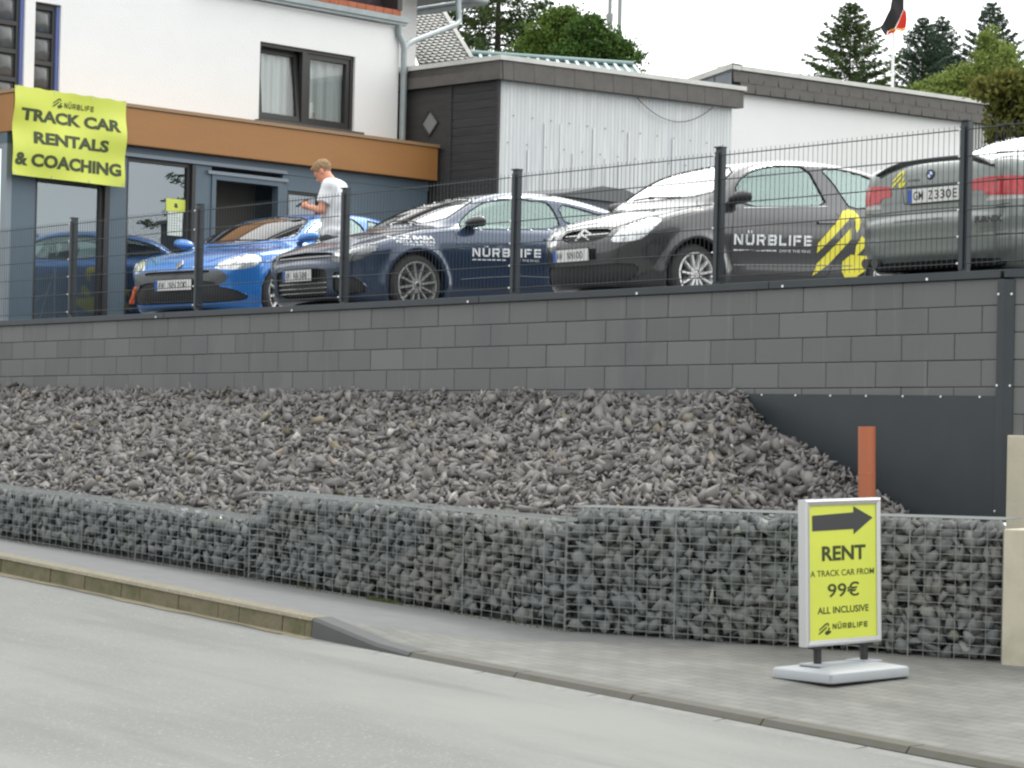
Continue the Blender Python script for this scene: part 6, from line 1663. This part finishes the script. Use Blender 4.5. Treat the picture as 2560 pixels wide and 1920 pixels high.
def body_f(P):
    f = head_f(P)
    f = smin(f, rcone(P, (-.03, 0, 1.47), (.055, 0, 1.575), .060, .056), .03)
    f = smin(f, ell(P, (-.03, 0, 1.34), (.105, .165, .19)), .05)
    f = smin(f, ell(P, (-.01, 0, 1.08), (.10, .145, .20)), .06)
    f = smin(f, ell(P, (-.01, 0, .93), (.108, .16, .12)), .05)
    for s in (1, -1):
        a, e, w_ = ARM[s]
        f = smin(f, rcone(P, (-.03, s * .06, 1.46), a, .055, .060), .04)
        f = smin(f, rcone(P, a, e, .055, .043), .02); f = smin(f, rcone(P, e, w_, .043, .027), .015)
        h0, h1 = HAND[s]
        f = smin(f, ell(P, ((h0[0] + h1[0]) / 2 + .008, (h0[1] + h1[1]) / 2, (h0[2] + h1[2]) / 2 + .004), (.046, .020, .034)), .012)
        for k in range(4):                                # four fingers curled round the phone
            z = 1.278 - .019 * k; b0 = (.282, s * .058, z); b1 = (.318 - .003 * k, s * .050, z + .004); b2 = (.335 - .004 * k, s * .024, z + .004); b3 = (.322 - .004 * k, s * .010, z + .002)
            f = smin(f, np.minimum(np.minimum(rcone(P, b0, b1, .0105, .0095), rcone(P, b1, b2, .0095, .0085)), rcone(P, b2, b3, .0085, .0075)), .003)
        f = smin(f, np.minimum(rcone(P, (.255, s * .06, 1.268), (.285, s * .035, 1.295), .012, .010), rcone(P, (.285, s * .035, 1.295), (.312, s * .014, 1.300), .010, .008)), .004)
        hp, kn, an_ = (-.01, s * .09, .90), (.01, s * .105, .50), (-.02, s * .11, .09)
        f = smin(f, rcone(P, hp, kn, .085, .055), .03); f = smin(f, rcone(P, kn, an_, .054, .038), .02); f = smin(f, ell(P, (.05, s * .115, .035), (.125, .045, .035)), .02)
    return f
lo, hi, h = (-.28, -.36, .0), (.40, .36, 1.80), .0085
P = field(lo, hi, h)
SKIN = mat('skin', srgb(214, 150, 124), .55, noise=[(9, srgb(204, 134, 110), .45, .7)])
extract('body', body_f(P), lo, h, SKIN)
# t-shirt
def shirt_f(P):
    f = ell(P, (-.04, 0, 1.33), (.135, .195, .215)); f = smin(f, ell(P, (-.025, 0, 1.10), (.128, .178, .25)), .06); f = smin(f, ell(P, (-.02, 0, .94), (.135, .182, .14)), .05)
    for s in (1, -1):
        a, e, _w = ARM[s]; a, e = np.array(a), np.array(e); c = a + (e - a) * .70
        f = smin(f, rcone(P, (-.04, s * .07, 1.465), a, .075, .080), .04)
        sl = np.maximum(rcone(P, a, c + (c - a) * .2, .080, .074), ((P - c) @ ((e - a) / np.linalg.norm(e - a)))); f = smin(f, sl, .025)
    f = f + .007 * np.sin(P[..., 2] * 46 + P[..., 0] * 30 + 8 * np.sin(P[..., 1] * 14)) * np.clip((1.16 - P[..., 2]) * 5, .15, 1) + .004 * np.sin(P[..., 1] * 60 + P[..., 2] * 22)
    f = np.maximum(f, .86 - P[..., 2]); 
    f = np.maximum(f, -(rcone(P, (.0, 0, 1.50), (.10, 0, 1.66), .072, .075)))
    return f
SHIRT = mat('white_tshirt', (.78, .79, .82), .9, noise=[(6, (.72, .735, .78), .45, .7)])
sf = shirt_f(P); inner = sf + .012
extract('t_shirt', np.maximum(sf, -np.where(P[..., 2] < .9, inner, 1)), lo, h, SHIRT)
def trouser_f(P):
    f = np.maximum(ell(P, (-.015, 0, .90), (.122, .172, .16)), P[..., 2] - .97)
    for s in (1, -1): f = smin(f, rcone(P, (-.01, s * .09, .88), (.01, s * .105, .50), .100, .076), .02); f = smin(f, rcone(P, (.01, s * .105, .50), (-.02, s * .11, .07), .076, .062), .02)
    return np.maximum(f, .05 - P[..., 2])
extract('trousers', trouser_f(P), lo, h, mat('dark_trousers', (.03, .033, .04), .9, noise=[(20, (.04, .043, .05), .4, .7)]))
sh_f = np.minimum(np.maximum(ell(P, (.05, .115, .035), (.14, .056, .055)), -P[..., 2] + .004), np.maximum(ell(P, (.05, -.115, .035), (.14, .056, .055)), -P[..., 2] + .004))
for s in (1, -1): extract('shoe', np.maximum(np.maximum(ell(P, (.05, s * .115, .035), (.14, .056, .06)), .009 - P[..., 2]), -s * P[..., 1]), lo, h, mat('shoe_leather', (.05, .045, .04), .6) if s == 1 else D.materials['shoe_leather'])
# hair
lo2, hi2, h2 = (-.06, -.14, 1.46), (.28, .14, 1.80), .005
P2 = field(lo2, hi2, h2); Q = rot_y(P2, HC, HT)
hr = smin(ell(Q, (-.012, 0, .042), (.109, .086, .094)), ell(Q, (.060, 0, .085), (.042, .055, .026)), .02) + .0035 * np.sin(Q[..., 0] * 150 + Q[..., 1] * 60) * np.sin(Q[..., 1] * 140 + Q[..., 2] * 60) + .003 * np.sin(Q[..., 2] * 210 + Q[..., 0] * 90)
line_z = np.interp(Q[..., 0], [-.11, -.05, -.02, -.015, .02, .045, .05, .08, .12], [-.055, -.045, -.035, .005, .012, .02, .045, .058, .066])
side = np.interp(Q[..., 0], [-.03, -.022, .012, .02], [0, .030, .030, 0])
hr = np.maximum(hr, line_z + side * 0 - Q[..., 2])
hr = np.maximum(hr, -ell(Q, (-.010, .085, -.012), (.030, .03, .042))); hr = np.maximum(hr, -ell(Q, (-.010, -.085, -.012), (.030, .03, .042)))
extract('hair', hr, lo2, h2, mat('fair_brown_hair', srgb(150, 122, 88), .7, noise=[(40, srgb(116, 90, 62), .4, .7, (1, 1, 3)), (7, srgb(176, 148, 108), .55, .75)]))
q = MB(); q.box(-.005, .005, -.036, .036, -.075, .075)
q.build('screen_case', BLACK, tag(D.objects.new('phone', None), 'slim dark mobile phone held in the hands of the person in white', 'phone'), bevel=.003)
ph = D.objects['phone']; COL.objects.link(ph); ph.matrix_world = man.matrix_world @ Matrix.Translation((.335, 0, 1.285)) @ Matrix.Rotation(R(-58), 4, 'Y')
q = MB(); q.box(-.0062, -.0052, -.032, .032, -.070, .070); q.build('screen', mat('phone_screen', (.25, .27, .3), .1), ph)
